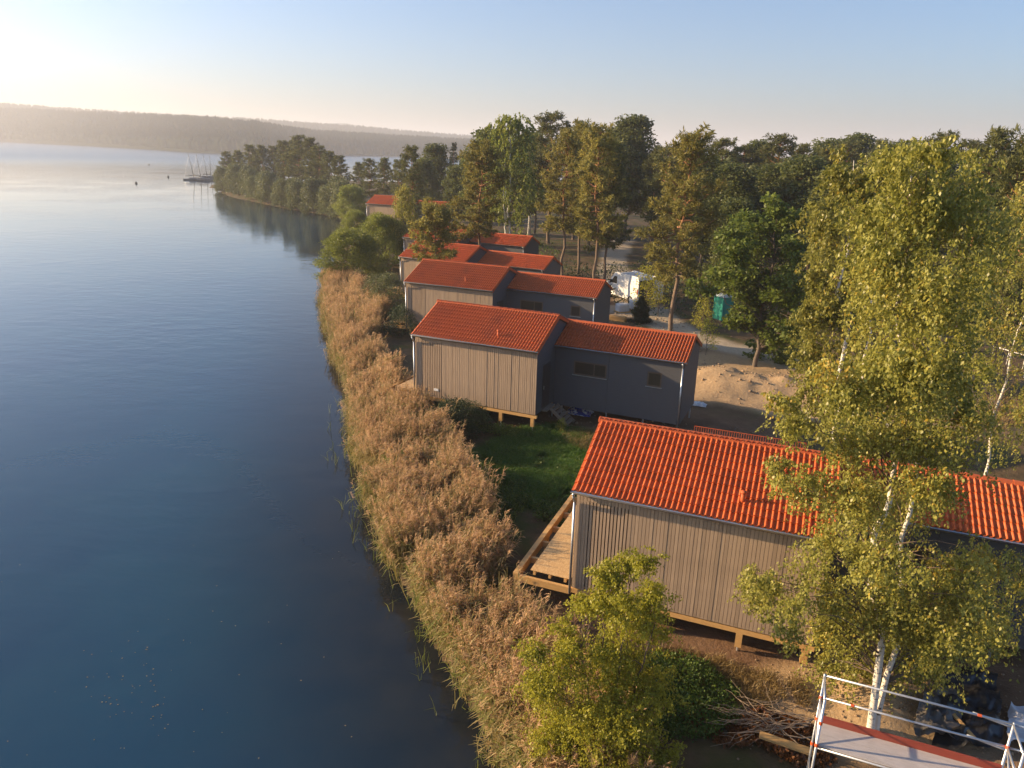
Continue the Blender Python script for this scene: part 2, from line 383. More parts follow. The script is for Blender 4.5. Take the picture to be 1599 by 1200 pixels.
# ---------------------------------------------------------------- foliage helpers
def rvec(rng, n):
    v = rng.normal(size=(n, 3)); return v/np.linalg.norm(v, axis=1, keepdims=True)
def leaf_quads(rng, pos, size, up=.5, aspect=.65, axis=None, rlo=0., rhi=1., rv=None):
    """one diamond leaf per position, folded a little along its midrib"""
    n = len(pos); nrm = rvec(rng, n); nrm[:, 2] += up; nrm /= np.linalg.norm(nrm, axis=1, keepdims=True)
    ax = rvec(rng, n) if axis is None else axis+rvec(rng, n)*.35
    ax = ax-nrm*(ax*nrm).sum(1, keepdims=True); ax /= np.linalg.norm(ax, axis=1, keepdims=True)+1e-9
    sd2 = np.cross(nrm, ax); L = (size*(.65+.7*rng.random(n)))[:, None]; W = L*aspect
    a = pos; c = pos+ax*L; b = pos+ax*L*.45+sd2*W*.5+nrm*L*.06; d = pos+ax*L*.45-sd2*W*.5+nrm*L*.06
    V = np.stack([a, b, c, d], 1).reshape(-1, 3); Fq = np.arange(4*n).reshape(n, 4)
    r = (rlo+(rhi-rlo)*rng.random(n)) if rv is None else np.clip(rv, 0, 1)
    return V, Fq, r
def crown_mesh(name, rng, parts, m):
    Vs, Fs, rs = [], [], []; b = 0
    for V, Fq, r in parts: Vs.append(V); Fs.append(Fq+b); rs.append(r); b += len(V)
    return mesh_np(name, np.concatenate(Vs), [np.concatenate(Fs)], False, {'r': ('FACE', 'FLOAT', np.concatenate(rs))}, [m])
def tubes_mesh(name, lines, m, n=6, limb=None, ntr=1):
    Vs, Fs, MI = [], [], []; b = 0; t = np.arange(n)*2*math.pi/n
    for li, (pts, rad) in enumerate(lines):
        pts = np.asarray(pts, float); rad = np.asarray(rad, float); k = len(pts)
        d = np.gradient(pts, axis=0); d /= np.linalg.norm(d, axis=1, keepdims=True)+1e-9
        up = np.where(np.abs(d[:, 2:3]) > .9, [[1., 0, 0]], [[0, 0, 1.]])
        sx = np.cross(d, up); sx /= np.linalg.norm(sx, axis=1, keepdims=True)+1e-9; sy = np.cross(sx, d)
        V = pts[:, None]+(sx[:, None]*np.cos(t)[None, :, None]+sy[:, None]*np.sin(t)[None, :, None])*rad[:, None, None]
        i = (np.arange(n)[None, :]+np.arange(k-1)[:, None]*n); j = ((np.arange(n)+1) % n)[None, :]+np.arange(k-1)[:, None]*n
        Fs.append(np.stack([i, i+n, j+n, j], 2).reshape(-1, 4)+b); Vs.append(V.reshape(-1, 3)); b += k*n; MI.append(np.full(n*(k-1), 1 if (limb and li >= ntr) else 0))
    return mesh_np(name, np.concatenate(Vs), [np.concatenate(Fs)], True, None, [m]+([limb] if limb else []), np.concatenate(MI))
def curve(rng, a, b, k=6, wob=.05, sag=0.):
    a = np.asarray(a, float); b = np.asarray(b, float); t = np.linspace(0, 1, k)[:, None]
    L = np.linalg.norm(b-a); p = a+(b-a)*t+rng.normal(size=(k, 3))*wob*L*np.sin(t*math.pi)
    p[:, 2] += (np.sin(t[:, 0]*math.pi)*sag*L); return p

def broadleaf(name, seed, H, prof, ncl, nleaf, lsize, lm, bark, base=.2, trunk_r=.14, clr=.6, droop=0., lean=(0,0), stems=1, up=.5, shell=.5, flat=1.0, aspect=.65):
    """trunk, a limb to every leaf cluster, leaves round each cluster. prof(t)->radius"""
    rng = np.random.default_rng(seed); lines = []
    lx, ly = lean; sp = []
    for s in range(stems):
        a = rng.uniform(0, 6.28); off = (0 if stems == 1 else .22)
        b0 = np.array([off*math.cos(a), off*math.sin(a), -.3]); tp = np.array([lx+off*5*math.cos(a)*(stems > 1), ly+off*5*math.sin(a)*(stems > 1), H*(.97-.1*(s > 0))])
        c = curve(rng, b0, tp, 12, .012); lines.append((c, np.linspace(trunk_r*(1 if s == 0 else .75), .012, 12))); sp.append(c)
    cen = []
    for i in range(ncl):
        t = (i+rng.random())/ncl; t = t**.85
        R = prof(t); a = i*2.39996+rng.normal()*.5; q = R*(shell+(1-shell)*rng.random())**.6*(.78+.4*rng.random())
        z = H*(base+(1-base)*t); u = z/H
        cen.append((q*math.cos(a)+lx*u, q*math.sin(a)+ly*u, z))
    cen = np.array(cen); parts = []; per = max(8, nleaf//ncl)
    for c in cen:
        st = sp[rng.integers(len(sp))]; h0 = max(base*H*.7, c[2]-(.35+.5*np.hypot(c[0]-lx*c[2]/H, c[1]-ly*c[2]/H))); h0 = min(h0, H*.93)
        j = np.interp(h0, st[:, 2], np.arange(len(st))); k = int(j); k2 = min(k+1, len(st)-1); p0 = st[k]+(st[k2]-st[k])*(j-k)
        rr = trunk_r*max(.1, (1-h0/H))*.4
        cv = curve(rng, p0, c, 6, .05, .10 if droop else .03); lines.append((cv, np.linspace(rr*.7+.006, .004, 6)))
        n = int(per*rng.uniform(.6, 1.4)); rad = clr*rng.uniform(.7, 1.3)
        if droop:
            ns = max(5, n//22); so = c+rng.normal(size=(ns, 3))*rad*np.array([.75, .75, .45]); ln = rad*droop*rng.uniform(.5, 1.5, ns)
            si = rng.integers(ns, size=n); f = rng.random(n)
            pos = so[si]+np.stack([rng.normal(size=n)*.05, rng.normal(size=n)*.05, -f*ln[si]], 1)+(so[si]-c)*(f*.35)[:, None]
            axis = np.tile([0, 0, -1.], (n, 1))
        else:
            v = rvec(rng, n)*(rng.random(n)**.45)[:, None]*rad*1.35; v[:, 2] *= .62*flat; pos = c+v; axis = None
            if True:
                axis = v/(np.linalg.norm(v, axis=1, keepdims=True)+1e-6)*.6+np.array([0, 0, -.3])
        tone = rng.normal()*.16
        parts.append(leaf_quads(rng, pos, lsize, up, aspect, axis, rv=rng.random(n)*.75+.12+tone))
    return crown_mesh(name+'_crown', rng, parts, lm), tubes_mesh(name+'_trunk', lines, bark, 6, M['limb'] if bark is M['birchbark'] else None, stems)

def lobed(name, seed, bx, by, stems, lobes, Y0, dsp, nleaf, lsize, lm, bark, limb, droop=1.2, sub=24., up=.15, aspect=.65, trunk_r=.11):
    """tree whose boughs are given as (px, py, radius px) seen in the photo, spread in depth round Y0"""
    rng = np.random.default_rng(seed); z0 = gz(bx, by); B = np.array([bx, by, z0]); lines = []; sp = []
    for k, (ox, oy, tx, ty, tz) in enumerate(stems):
        c = curve(rng, (ox, oy, -.3), (tx-bx, ty-by, tz-z0), 14, .012); lines.append((c, np.linspace(trunk_r*(1 if k == 0 else .8), .012, 14))); sp.append(c)
    cl = []
    for px, py, r in lobes:
        Y = Y0+rng.uniform(-1, 1)*dsp; c = np.array(aty(px, py, Y)); m_ = r*math.dist(c, (0, 0, CH))/F; n = max(2, int((r/sub)**2*1.6))
        for j in range(n):
            v = rvec(rng, 1)[0]*rng.random()**.4*m_*.85; cl.append((c+v-B, m_, r))
    tot = sum(1 for _ in cl); per = nleaf/tot; parts = []
    for c, m_, r in cl:
        st = sp[int(np.argmin([np.min(np.hypot(s[:, 0]-c[0], s[:, 1]-c[1])) for s in sp]))]; hd = np.hypot(c[0], c[1])
        h0 = float(np.clip(c[2]-.25-.45*hd, .12*st[-1, 2], st[-1, 2]*.96)); j = np.interp(h0, st[:, 2], np.arange(len(st))); k = min(int(j), len(st)-2); p0 = st[k]+(st[k+1]-st[k])*(j-k)
        lines.append((curve(rng, p0, c, 6, .05, .10), np.linspace(.008+trunk_r*.16*(1-h0/st[-1, 2]), .003, 6)))
        n = int(per*rng.uniform(.6, 1.4)); rad = min(.48, max(.2, m_*.48)); tone = rng.normal()*.15
        if droop:
            ns = max(5, n//20); so = c+rng.normal(size=(ns, 3))*rad*np.array([.62, .62, .42]); ln = rad*droop*rng.uniform(.4, 1.4, ns); si = rng.integers(ns, size=n); f = rng.random(n)
            pos = so[si]+np.stack([rng.normal(size=n)*.05, rng.normal(size=n)*.05, -f*ln[si]], 1)+(so[si]-c)*(f*.3)[:, None]; axis = np.tile([0, 0, -1.], (n, 1))
        else:
            v = rvec(rng, n)*(rng.random(n)**.45)[:, None]*rad*1.3; v[:, 2] *= .6; pos = c+v; axis = v/(np.linalg.norm(v, axis=1, keepdims=True)+1e-6)*.6+np.array([0, 0, -.3])
        parts.append(leaf_quads(rng, pos, lsize, up, aspect, axis, rv=rng.random(n)*.75+.12+tone))
    return crown_mesh(name+'_crown', rng, parts, lm), tubes_mesh(name+'_trunk', lines, bark, 7, limb, len(stems))

def pine(name, seed, H, cb, R, lm, trunk_r=.16, lean=(0,0), dens=1.0, tuft=.32, shape='round'):
    rng = np.random.default_rng(seed); tp = np.array([lean[0], lean[1], H]); tr = curve(rng, (0,0,-.3), tp, 12, .012)
    lines = [(tr, np.linspace(trunk_r, .02, 12))]; P_, D_ = [], []
    z = H*cb; i = 0
    while z < H*.985:
        t = (z/H-cb)/(1-cb)
        pr = (.62+.75*t)*(1-t)**.55*1.08+.06 if shape == 'round' else (1-t)**.9+.05
        nb = rng.integers(3, 6)
        for b in range(nb):
            a = i*1.3+b*6.283/nb+rng.normal()*.3; L = R*pr*rng.uniform(.4, 1.3)
            el = RAD(-4+48*t+rng.normal()*9) if shape == 'round' else RAD(-12+30*t)
            dr = np.array([math.cos(a)*math.cos(el), math.sin(a)*math.cos(el), math.sin(el)])
            j = np.interp(z, tr[:, 2], np.arange(12)); k = min(int(j), 10); p0 = tr[k]+(tr[k+1]-tr[k])*(j-k)
            cv = curve(rng, p0, p0+dr*L, 6, .05, -.05); cv[-1, 2] += .12*L; lines.append((cv, np.linspace(.012+.022*L, .006, 6)))
            nt = max(5, int(L*12*dens))
            for q in range(nt):
                f = .36+.64*rng.random()**.6; j2 = f*5; k2 = min(int(j2), 4); p = cv[k2]+(cv[k2+1]-cv[k2])*(j2-k2)
                o = rng.normal(size=3)*np.array([.26, .26, .10])*(.45+.35*L)*(.6 if f > .85 else .8)
                P_.append(p+o); D_.append(dr*.6+o/(np.linalg.norm(o)+.1)*.7+np.array([0, 0, .5]))
        z += rng.uniform(.36, .66)*(H/15); i += 1
    P_ = np.array(P_); D_ = np.array(D_); D_ /= np.linalg.norm(D_, axis=1, keepdims=True); K = 9
    pos = np.repeat(P_, K, 0); n = len(pos); ax = np.repeat(D_, K, 0)*.75+rvec(rng, n)*.85; pos = pos+rng.normal(size=(n, 3))*.07
    tone = np.repeat(rng.normal(size=len(P_))*.18+.45, K)+rng.normal(size=n)*.16
    part = leaf_quads(rng, pos, tuft, .2, .26, ax, rv=tone)
    return crown_mesh(name+'_crown', rng, [part], lm), tubes_mesh(name+'_trunk', lines, M['pinebark'], 7)

def plant(kind, meshes, x, y, rz=0, s=1.0, label=None, cat='tree', group=None, z=None, sz=None):
    o = empty(kind, (x, y, (gz(x, y) if z is None else z)-.02), rz, label, cat, group); o.scale = (s, s, sz or s)
    link('crown' if cat == 'tree' else 'foliage', meshes[0], o); link('trunk' if cat == 'tree' else 'stem', meshes[1], o); return o

# @@STRUCT
# ---------------------------------------------------------------- far hills and forest
def ridge(name, stations, depth, seed, matl):
    """stations: (px, py_top, distance of the crest); a real ridge with a near and a far slope"""
    px = np.linspace(stations[0][0], stations[-1][0], 160); tp = np.interp(px, [s[0] for s in stations], [s[1] for s in stations]); ds = np.interp(px, [s[0] for s in stations], [s[2] for s in stations])
    rows = []
    prof = [(-1, 0), (-.97, .14), (-.55, .5), (-.25, .85), (0, 1), (.4, .85), (1, 0)]
    for k, hh in prof:
        q = []
        for a, b, c in zip(px, tp, ds):
            d = ray(a, b); d2 = d/np.hypot(d[0], d[1]); top = max(3., CH+d2[2]*c); r = c+k*depth
            q.append((d2[0]*r, d2[1]*r, -1+(top+1)*hh+(3*fbm(np.array([a]), np.array([k*50.]), 12, seed)[0]*(hh > 0))))
        rows.append(q)
    V = np.array(rows).reshape(-1, 3)
    return V, link(name, mesh_np(name, V, [grid_faces(160, len(prof))], True, None, [matl]))
M['hillground'] = mat('hill_floor', (.020,.026,.014), (.016,.021,.011), 1.0, .01, spec=0)
STA1 = [(-260,172,2600),(0,178,2350),(175,190,1750),(298,198,1380),(403,208,1250),(490,219,1420),(620,226,1500),(800,236,1500)]
STA2 = [(-300,164,2900),(0,170,2750),(210,186,2500),(315,192,2300),(420,197,2400),(560,206,2500),(720,220,2600),(1000,236,2600)]
STA3 = [(300,200,4300),(430,193,4200),(470,191,4200),(500,194,4200),(540,193,4150),(580,200,4200),(620,205,4200),(700,213,4200),(780,220,4200),(1000,238,4200)]
V1, o1 = ridge('hill', STA1, 330, 1, M['hillground']); V2, o2 = ridge('hill', STA2, 600, 2, M['hillground']); V3, o3 = ridge('hill', STA3, 700, 3, M['hillground'])
for o in (o1, o2, o3): tag(o, kind='structure')
def far_forest(name, V, nrow, seed, n, hlo, hhi, label):
    rng = np.random.default_rng(seed); G = V.reshape(nrow, 160, 3); i = .75+rng.random(n)*3.6; j = rng.random(n)*158.99
    a = i.astype(int); b = j.astype(int); fa = (i-a)[:, None]; fb = (j-b)[:, None]
    p = (G[a, b]*(1-fb)+G[a, b+1]*fb)*(1-fa)+(G[a+1, b]*(1-fb)+G[a+1, b+1]*fb)*fa
    h = rng.uniform(hlo, hhi, n); r = h*rng.uniform(.16, .30, n); k = 6; t = np.arange(k)*2*math.pi/k
    an = rng.random(n)*6.28; jit = rng.uniform(.7, 1.3, (n, k))
    ring = np.stack([np.cos(t+an[:, None])*r[:, None]*jit, np.sin(t+an[:, None])*r[:, None]*jit, np.tile(h[:, None]*.35, (1, k))*jit], 2)
    low = ring*np.array([.7, .7, 0]); top = np.stack([rng.normal(size=n), rng.normal(size=n), h], 1)
    Vt = np.concatenate([low, ring, top[:, None]], 1)+p[:, None]-np.array([0, 0, 1.])
    Vt = Vt.reshape(-1, 3); o = np.arange(n)[:, None]*(2*k+1); ii = np.arange(k)[None]; jj = (ii+1) % k
    q = np.stack([o+ii, o+jj, o+k+jj, o+k+ii], 2).reshape(-1, 4); tr = np.stack([o+k+ii, o+k+jj, o+2*k+0*ii], 2).reshape(-1, 3)
    rr = np.repeat(rng.random(n), k)
    return tag(link(name, mesh_np(name, Vt, [q, tr], False, {'r': ('FACE', 'FLOAT', np.concatenate([rr, rr]))}, [M['far']])), label, 'forest', kind='stuff')
far_forest('far_forest', V1, 7, 5, 16000, 14, 20, 'hazy forest covering the low shore hills across the lake')
far_forest('far_forest', V2, 7, 6, 14000, 15, 22, 'paler hazy forest on the second line of hills beyond the lake')
# @@OBJECTS
# ---------------------------------------------------------------- houses
TW, TL = 6.98/23, .302                                        # tile cover width and course length
def tile_geo(w=TW, l=TL):
    ss = [0, .40, .52, .64, .76, .88, 1.0]; xs_ = []; zs = []
    for k in range(2):
        for s in (ss if k == 0 else ss[1:]):
            xs_.append((k+s)*w/2); zs.append(0.058*math.sin(math.pi*max(0, (s-.40)/.60))**.85 if 0 < s < 1 else 0.)
    n = len(xs_); V = []
    for x, z in zip(xs_, zs): V.append((x, -.03, z+.006))      # drip of the front edge
    for x, z in zip(xs_, zs): V.append((x, -.03, z+.046))
    for x, z in zip(xs_, zs): V.append((x, l+.01, z+.008))
    Fq = [(i, i+1, n+i+1, n+i) for i in range(n-1)]+[(n+i, n+i+1, 2*n+i+1, 2*n+i) for i in range(n-1)]
    return V, Fq
TV, TF = tile_geo()
def tile_mesh():
    me = bpy.data.meshes.new('roof_tile'); me.from_pydata(TV, [], TF); me.materials.append(M['tile']); me.update(); return me
TILE = tile_mesh()
def slope_mx(x0, v0, z0, ang, flip=False):
    """frame of a roof slope: x along the eave, y up the slope"""
    if not flip: return Matrix.Translation((x0, v0, z0)) @ Matrix.Rotation(ang, 4, 'X')
    return Matrix.Translation((x0, v0, z0)) @ Matrix.Rotation(math.pi, 4, 'Z') @ Matrix.Rotation(ang, 4, 'X')
def joined_tiles(name, slopes):
    tv = np.array(TV); tf = np.array(TF); Vs, Fs = [], []; b = 0; rng = np.random.default_rng(4)
    for mx, nc, nr in slopes:
        R = np.array(mx.to_3x3()); T = np.array(mx.translation)
        for r in range(nr):
            for c in range(nc):
                v = tv+np.array([c*TW, r*TL, rng.normal()*.0015]); Vs.append(v@R.T+T); Fs.append(tf+b); b += len(tv)
    return mesh_np(name, np.concatenate(Vs), [np.concatenate(Fs)], False, None, [M['tile']])
A1, RZ, EZ, L1 = RAD(24), 4.53, 3.30, 6.98
A2, BE = RAD(20.5), 2.75+(4.53-3.30)/math.tan(RAD(20.5))      # rear slope is flatter, its eave at v = BE
B0, C0, L2, BA, EZ2, RZ2 = 2.49, 6.86, 6.67, 1.96, 3.07, 3.94
BAN = math.atan2(RZ2-EZ2, BA)
NC2 = 22
def build_house(detailed):
    h = empty('lake_house', (0,0,0), 0)
    rf = lambda y: EZ+y*math.tan(A1)                           # top of front slope
    th = .13
    # body
    zf, zb = rf(.24)-th-.02, EZ+.25*math.tan(A2)-th-.02
    MB().prism([(.24,0),(BE-.2,0),(BE-.2,zb),(2.75,RZ-th-.03),(.24,zf)], 1.66, 6.88).build('wall', M['anth'], h)
    MB().box(.12, 1.655, .24, BE-.2, -.02, .10).build('loggia_floor', M['timber'], h)
    for yy in (.20, BE-.34): MB().box(.10, .30, yy+.06, yy+.20, .105, zf-.03 if yy < 1 else zb-.04).build('corner_post', M['slat'], h)
    MB().box(.305, 1.655, BE-.32, BE-.22, .105, zb-.05).build('loggia_screen', M['slat_dark'], h)
    MB().box(.305, 1.655, .246, .30, 2.93, zf-.03).build('loggia_lintel', M['slat_dark'], h)
    MB().box(.305, 1.655, .256, .29, .105, 2.925).build('loggia_shade_panel', M['loggia_shade'], h)  # added solid panel: keeps sun out of the loggia, painted as its shade
    MB().box(1.63, 1.652, 1.2, 4.4, .14, 2.5).build('terrace_door', M['glass'], h)
    # vertical slats
    NS = 66; pitch = (6.88-.10)/NS; sl = {}
    def slatmesh(z0, z1, wd):
        return MB().box(0, wd, 0, .032, z0, z1).mesh('slat', M['slat'])
    bulk = MB(); rng = random.Random(3)
    mA = slatmesh(0.02, zf-.01, pitch*.90); mB = slatmesh(.02, 2.94, pitch*.70); mC = slatmesh(2.945, zf-.01, pitch*.90)
    for i in range(NS):
        x = .10+i*pitch; open_ = .37 < x < 1.58
        if detailed:
            yy = .20+rng.uniform(-.004, .004)
            for ms in ((mB, mC) if open_ else (mA,)): o = link('slat', ms, h); o.location = (x, yy, 0)
        else:
            y = .20+rng.uniform(-.006, .006); wd = pitch*rng.choice((.86,.90,.94)); bulk.box(x, x+wd, y, y+.032, 2.945 if open_ else .02, zf-.01)
            if open_: bulk.box(x, x+pitch*.7, y, y+.032, .02, 2.94)
    if not detailed:
        tag(bulk.build('slats', M['slat'], h), kind='stuff')
    MB().box(1.56, 6.86, .234, .2395, .03, zf-.02).build('slat_backing', M['slat_dark'], h)
    MB().box(1.20, 1.46, .165, .198, .40, .52).build('wall_vent', M['white'], h)
    # timber frame below
    MB().box(.06, 6.94, .215, .375, -.17, -.023).build('sill_beam', M['timber'], h)
    MB().box(.06, 6.94, 2.9, 3.06, -.17, -.023).build('sill_beam', M['timber_old'], h)
    MB().box(.06, 6.94, BE-.4, BE-.24, -.17, -.023).build('sill_beam', M['timber_old'], h)
    for y in (.30, 2.98, BE-.32):
        for x in (.30, 2.5, 5.0, 6.72):
            p = MB().box(x-.09, x+.09, y-.087, y+.087, -.62, -.172).build('post', M['timber'], h)
            MB().tube((x, y, -.95), (x, y, -.60), .03, 8).build('steel_foot', M['steel'], p)
    # roof of the front unit
    r1 = MB().prism([(.03, rf(.03)-.012), (2.75, RZ-.012), (BE-.03, EZ-.012+.03*math.tan(A2)), (BE-.03, EZ-th), (2.75, RZ-th-.01), (.03, EZ-th)], .02, L1-.02).build('roof', M['winframe'], h)
    nf = 10; nb = 12
    if detailed:
        mx = slope_mx(0, 0.0, EZ, A1); rr = random.Random(8)
        for r in range(nf):
            for c in range(23):
                o = link('tile', TILE, r1); o.matrix_local = mx @ Matrix.Translation((c*TW, r*TL, rr.gauss(0, .0015)))
        sl_ = [(slope_mx(L1, BE, EZ, A2, True), 23, nb)]
    else: sl_ = [(slope_mx(0, 0., EZ, A1), 23, nf), (slope_mx(L1, BE, EZ, A2, True), 23, nb)]
    tag(link('tile_courses', joined_tiles('tile_courses', sl_), r1), kind='stuff')
    def ridge_tiles(parent, x0, x1, v, z, n):
        me = MB(); q = [];k = 7; wd = (x1-x0)/n
        pr = [(-.15, -.055), (-.135, .0), (-.085, .055), (0, .075), (.085, .055), (.135, 0), (.15, -.055)]
        V = [(0, y, zz) for y, zz in pr]+[(wd*1.0, y*.93, zz-.012) for y, zz in pr]+[(0, y*.9, zz-.02) for y, zz in pr]
        fs = [(i, i+1, k+i+1, k+i) for i in range(k-1)]+[(2*k+i, 2*k+i+1, i+1, i) for i in range(k-1)]
        me.add(V, fs); ms = me.mesh('ridge_tile', M['ridge'])
        for i in range(n):
            o = link('ridge_tile', ms, parent); o.location = (x0+i*wd, v, z)
        MB().prism([(y, zz) for y, zz in pr], x0-.03, x0+.012).build('ridge_end', M['ridge'], parent).location = (0, v, z+.006)
    ridge_tiles(r1, 0.0, L1, 2.75, RZ+.02, 18)
    # verge boards, gutter, downpipe
    for x in (-.004, L1-.026):
        MB().prism([(.02, EZ-.14), (.02, EZ+.005), (2.75, RZ+.005), (BE-.02, EZ+.01), (BE-.02, EZ-.14), (2.75, RZ-.15)], x, x+.03).build('verge_board', M['ridge'] if x > 1 else M['zinc'], r1)
    def gutter(x0, x1, y, z, parent, sgn=1):
        gm = MB(); n = 8; V = []
        for x in (x0, x1):
            for rr_ in (.062, .052):
                for i in range(n+1):
                    t = math.pi+math.pi*i/n; V.append((x, y+rr_*math.cos(t), z+rr_*math.sin(t)))
        m_ = n+1; fs = [(i, i+1, 2*m_+i+1, 2*m_+i) for i in range(n)]+[(m_+i+1, m_+i, 3*m_+i, 3*m_+i+1) for i in range(n)]
        fs += [(0, m_, 3*m_, 2*m_), (n, 2*m_+n, 3*m_+n, m_+n)]
        fs += [tuple(range(n, -1, -1)), tuple(range(2*m_, 2*m_+m_))]
        gm.add(V, fs); return gm.build('gutter', M['zinc'], parent, True)
    gutter(-.02, L1+.02, -.055, EZ-.005, h)
    d = MB(); d.tube((.06, -.055, EZ-.07), (.06, -.05, EZ-.16), .04).tube((.06, -.05, EZ-.16), (.06, .13, EZ-.42), .04).tube((.06, .13, EZ-.42), (.06, .13, -.15), .04)
    d.build('downpipe', M['zinc'], h, True)
    vz = rf(.62); MB().tube((4.6, .62, vz-.05), (4.6, .62, vz+.30), .062, 12).tube((4.6, .62, vz+.302), (4.6, .62, vz+.36), .08, 12).build('roof_vent', M['ridge'], r1, True)
    # snow guard near the rear eave
    sg = MB(); y0 = BE-.75; z0 = EZ+.75*math.tan(A2)+.05
    for zz in (.05, .24): sg.tube((2.6, y0, z0+zz), (6.1, y0, z0+zz), .011, 6)
    for i in range(47): sg.tube((2.6+i*3.5/46, y0, z0+.05), (2.6+i*3.5/46, y0, z0+.24), .007, 5)
    for i in range(4): sg.bar((2.75+i*1.06, y0, z0-.05), (2.75+i*1.06, y0, z0+.05), .03, .01)
    sg.build('snow_guard', M['ridge'], r1)
    # rear unit
    b0, b1 = B0+.15, B0+2*BA-.15; t2 = math.tan(BAN); x0, x1 = 6.885, C0+L2-.1; xm = 9.72
    pz = [(b0+.03, -.13), (b1, -.13), (b1, EZ2+.15*t2-.13), (B0+BA, RZ2-.15), (b0+.03, EZ2+.18*t2-.14)]
    MB().prism(pz, x0, x1).build('annex_wall', M['anth'], h)
    W = [(7.90, 9.62, 1.64, 2.35, True), (11.68, 12.39, 1.61, 2.34, False)]
    ztop = EZ2+.15*t2-.15
    # cladding panels round the window openings, each its own piece
    def panel(xa, xb, za, zb_): MB().box(xa, xb, b0, b0+.0285, za, zb_).build('wall_panel', M['anth'], h)
    panel(x0+.002, xm-.006, -.128, 1.64); panel(x0+.002, 7.90, 1.64, 2.35); panel(9.62, xm-.006, 1.64, 2.35); panel(x0+.002, xm-.006, 2.35, ztop)
    panel(xm+.006, x1, -.128, 1.61); panel(xm+.006, 11.68, 1.61, 2.34); panel(12.39, x1, 1.61, 2.34); panel(xm+.006, x1, 2.34, ztop)
    for xa, xb, za, zb_, wide in W:
        f = MB()
        f.box(xa+.002, xa+.07, b0+.006, b0+.026, za+.002, zb_-.002).box(xb-.07, xb-.002, b0+.006, b0+.026, za+.002, zb_-.002).box(xa+.07, xb-.07, b0+.006, b0+.026, zb_-.07, zb_-.002).box(xa+.07, xb-.07, b0+.006, b0+.026, za+.002, za+.07)
        if wide: f.box(xa+1.05, xa+1.10, b0+.008, b0+.026, za+.07, zb_-.07)
        wn = f.build('window', M['winframe'], h)
        for pa, pb in (((xa, xa+1.05), (xa+1.03, xb-.07)) if wide else ((xa, xb-.07),)):
            MB().box(pa+.07, pb, b0+.014, b0+.024, za+.07, zb_-.07).build('pane', M['glass'], wn)
        MB().box(xa-.05, xb+.05, b0-.07, b0+.004, za-.03, za-.002).build('sill', M['zinc'], wn)
    for x in (7.3, 9.7, 11.6, 13.3):
        for y in (b0+.2, b1-.2): MB().tube((x, y, -.95), (x, y, -.132), .04, 8).build('steel_foot', M['steel'], h)
    r2 = MB().prism([(B0+.03, EZ2+.03*t2-.012), (B0+BA, RZ2-.012), (B0+2*BA-.03, EZ2+.03*t2-.012), (B0+2*BA-.03, EZ2-.12), (B0+BA, RZ2-.13), (B0+.03, EZ2-.12)], C0+.03, C0+L2-.02).build('annex_roof', M['winframe'], h)
    tag(link('tile_courses', joined_tiles('annex_tiles', [(slope_mx(C0, B0, EZ2, BAN), NC2, 7), (slope_mx(C0+L2, B0+2*BA, EZ2, BAN, True), NC2, 7)]), r2), kind='stuff')
    ridge_tiles(r2, C0, C0+L2, B0+BA, RZ2+.02, 17)
    MB().prism([(B0+.02, EZ2-.13), (B0+.02, EZ2+.005), (B0+BA, RZ2+.005), (B0+2*BA-.02, EZ2+.005), (B0+2*BA-.02, EZ2-.13), (B0+BA, RZ2-.14)], C0+L2-.028, C0+L2+.002).build('verge_board', M['ridge'], r2)
    gutter(C0+.05, C0+L2+.02, B0-.055, EZ2-.005, h)
    d = MB(); xx = C0+L2-.17; d.tube((xx, B0-.055, EZ2-.07), (xx, B0+.10, EZ2-.34), .04).tube((xx, B0+.10, EZ2-.34), (xx, B0+.10, -.55), .04); d.build('downpipe', M['zinc'], h, True)
    # door in the gable between the two units
    dr = MB().box(6.884, 6.91, 1.0, 1.95, .12, 2.35).build('door', M['door'], h)
    MB().tube((6.93, 1.10, 1.10), (6.93, 1.10, 1.28), .012, 6).build('handle', M['steel'], dr)
    MB().box(6.9, 7.16, 1.0, 2.2, -.02, .05).build('landing', M['timber_old'], h)
    # terrace frame at the lake end
    MB().box(-1.80, -1.64, .20, 6.15, -.24, .05).build('deck_beam', M['timber'], h)
    MB().box(-1.638, .02, .20, .30, -.24, -.02).build('deck_beam', M['timber'], h)
    MB().box(-1.638, .02, 6.05, 6.15, -.24, -.02).build('deck_beam', M['timber'], h)
    for y in (1.35, 2.45, 3.55, 4.7): MB().box(-1.638, .02, y, y+.10, -.22, -.02).build('joist', M['timber'], h)
    for x in (-1.22, -.72, -.22): MB().box(x, x+.08, .42, 6.0, -.018, .13).build('deck_bearer', M['timber'], h)
    MB().box(-1.30, .0, .40, 2.84, .132, .154).build('deck_board', M['osb'], h)
    MB().box(-1.30, .0, 2.845, 6.0, .132, .154).build('deck_board', M['osb'], h)
    for y in (.30, 3.2, 6.0):
        p = MB().box(-1.79, -1.66, y-.075, y+.075, -.95, -.242).build('post', M['timber'], h)
    return h
HOUSES = [(1.8,19.14,-21.4,-12.51),(-5.2,36.52,-23.8,-12.38),(-7.89,52.08,-23.2,-12.42),(-10.67,67.64,-27.6,-12.87),(-12.33,81.13,-26.2,-12.65),(-25.2,125.8,-23.1,-12.47)]
HL = ['red tiled house in front, half hidden by the tall birch and yellow young birch',
 'red tiled stilt house with blue and white sacks beside its wooden steps',
 'red tiled house beside the willow thicket, its rear wing ending near the white van',
 'red tiled house with the small bent pine standing before its lakeside roof',
 'red tiled house with a tall bare pine trunk crossing its rear roof',
 'farthest red tiled house, alone among trees beside the wooded headland']
hA = build_house(True); hB = build_house(False); HO = []
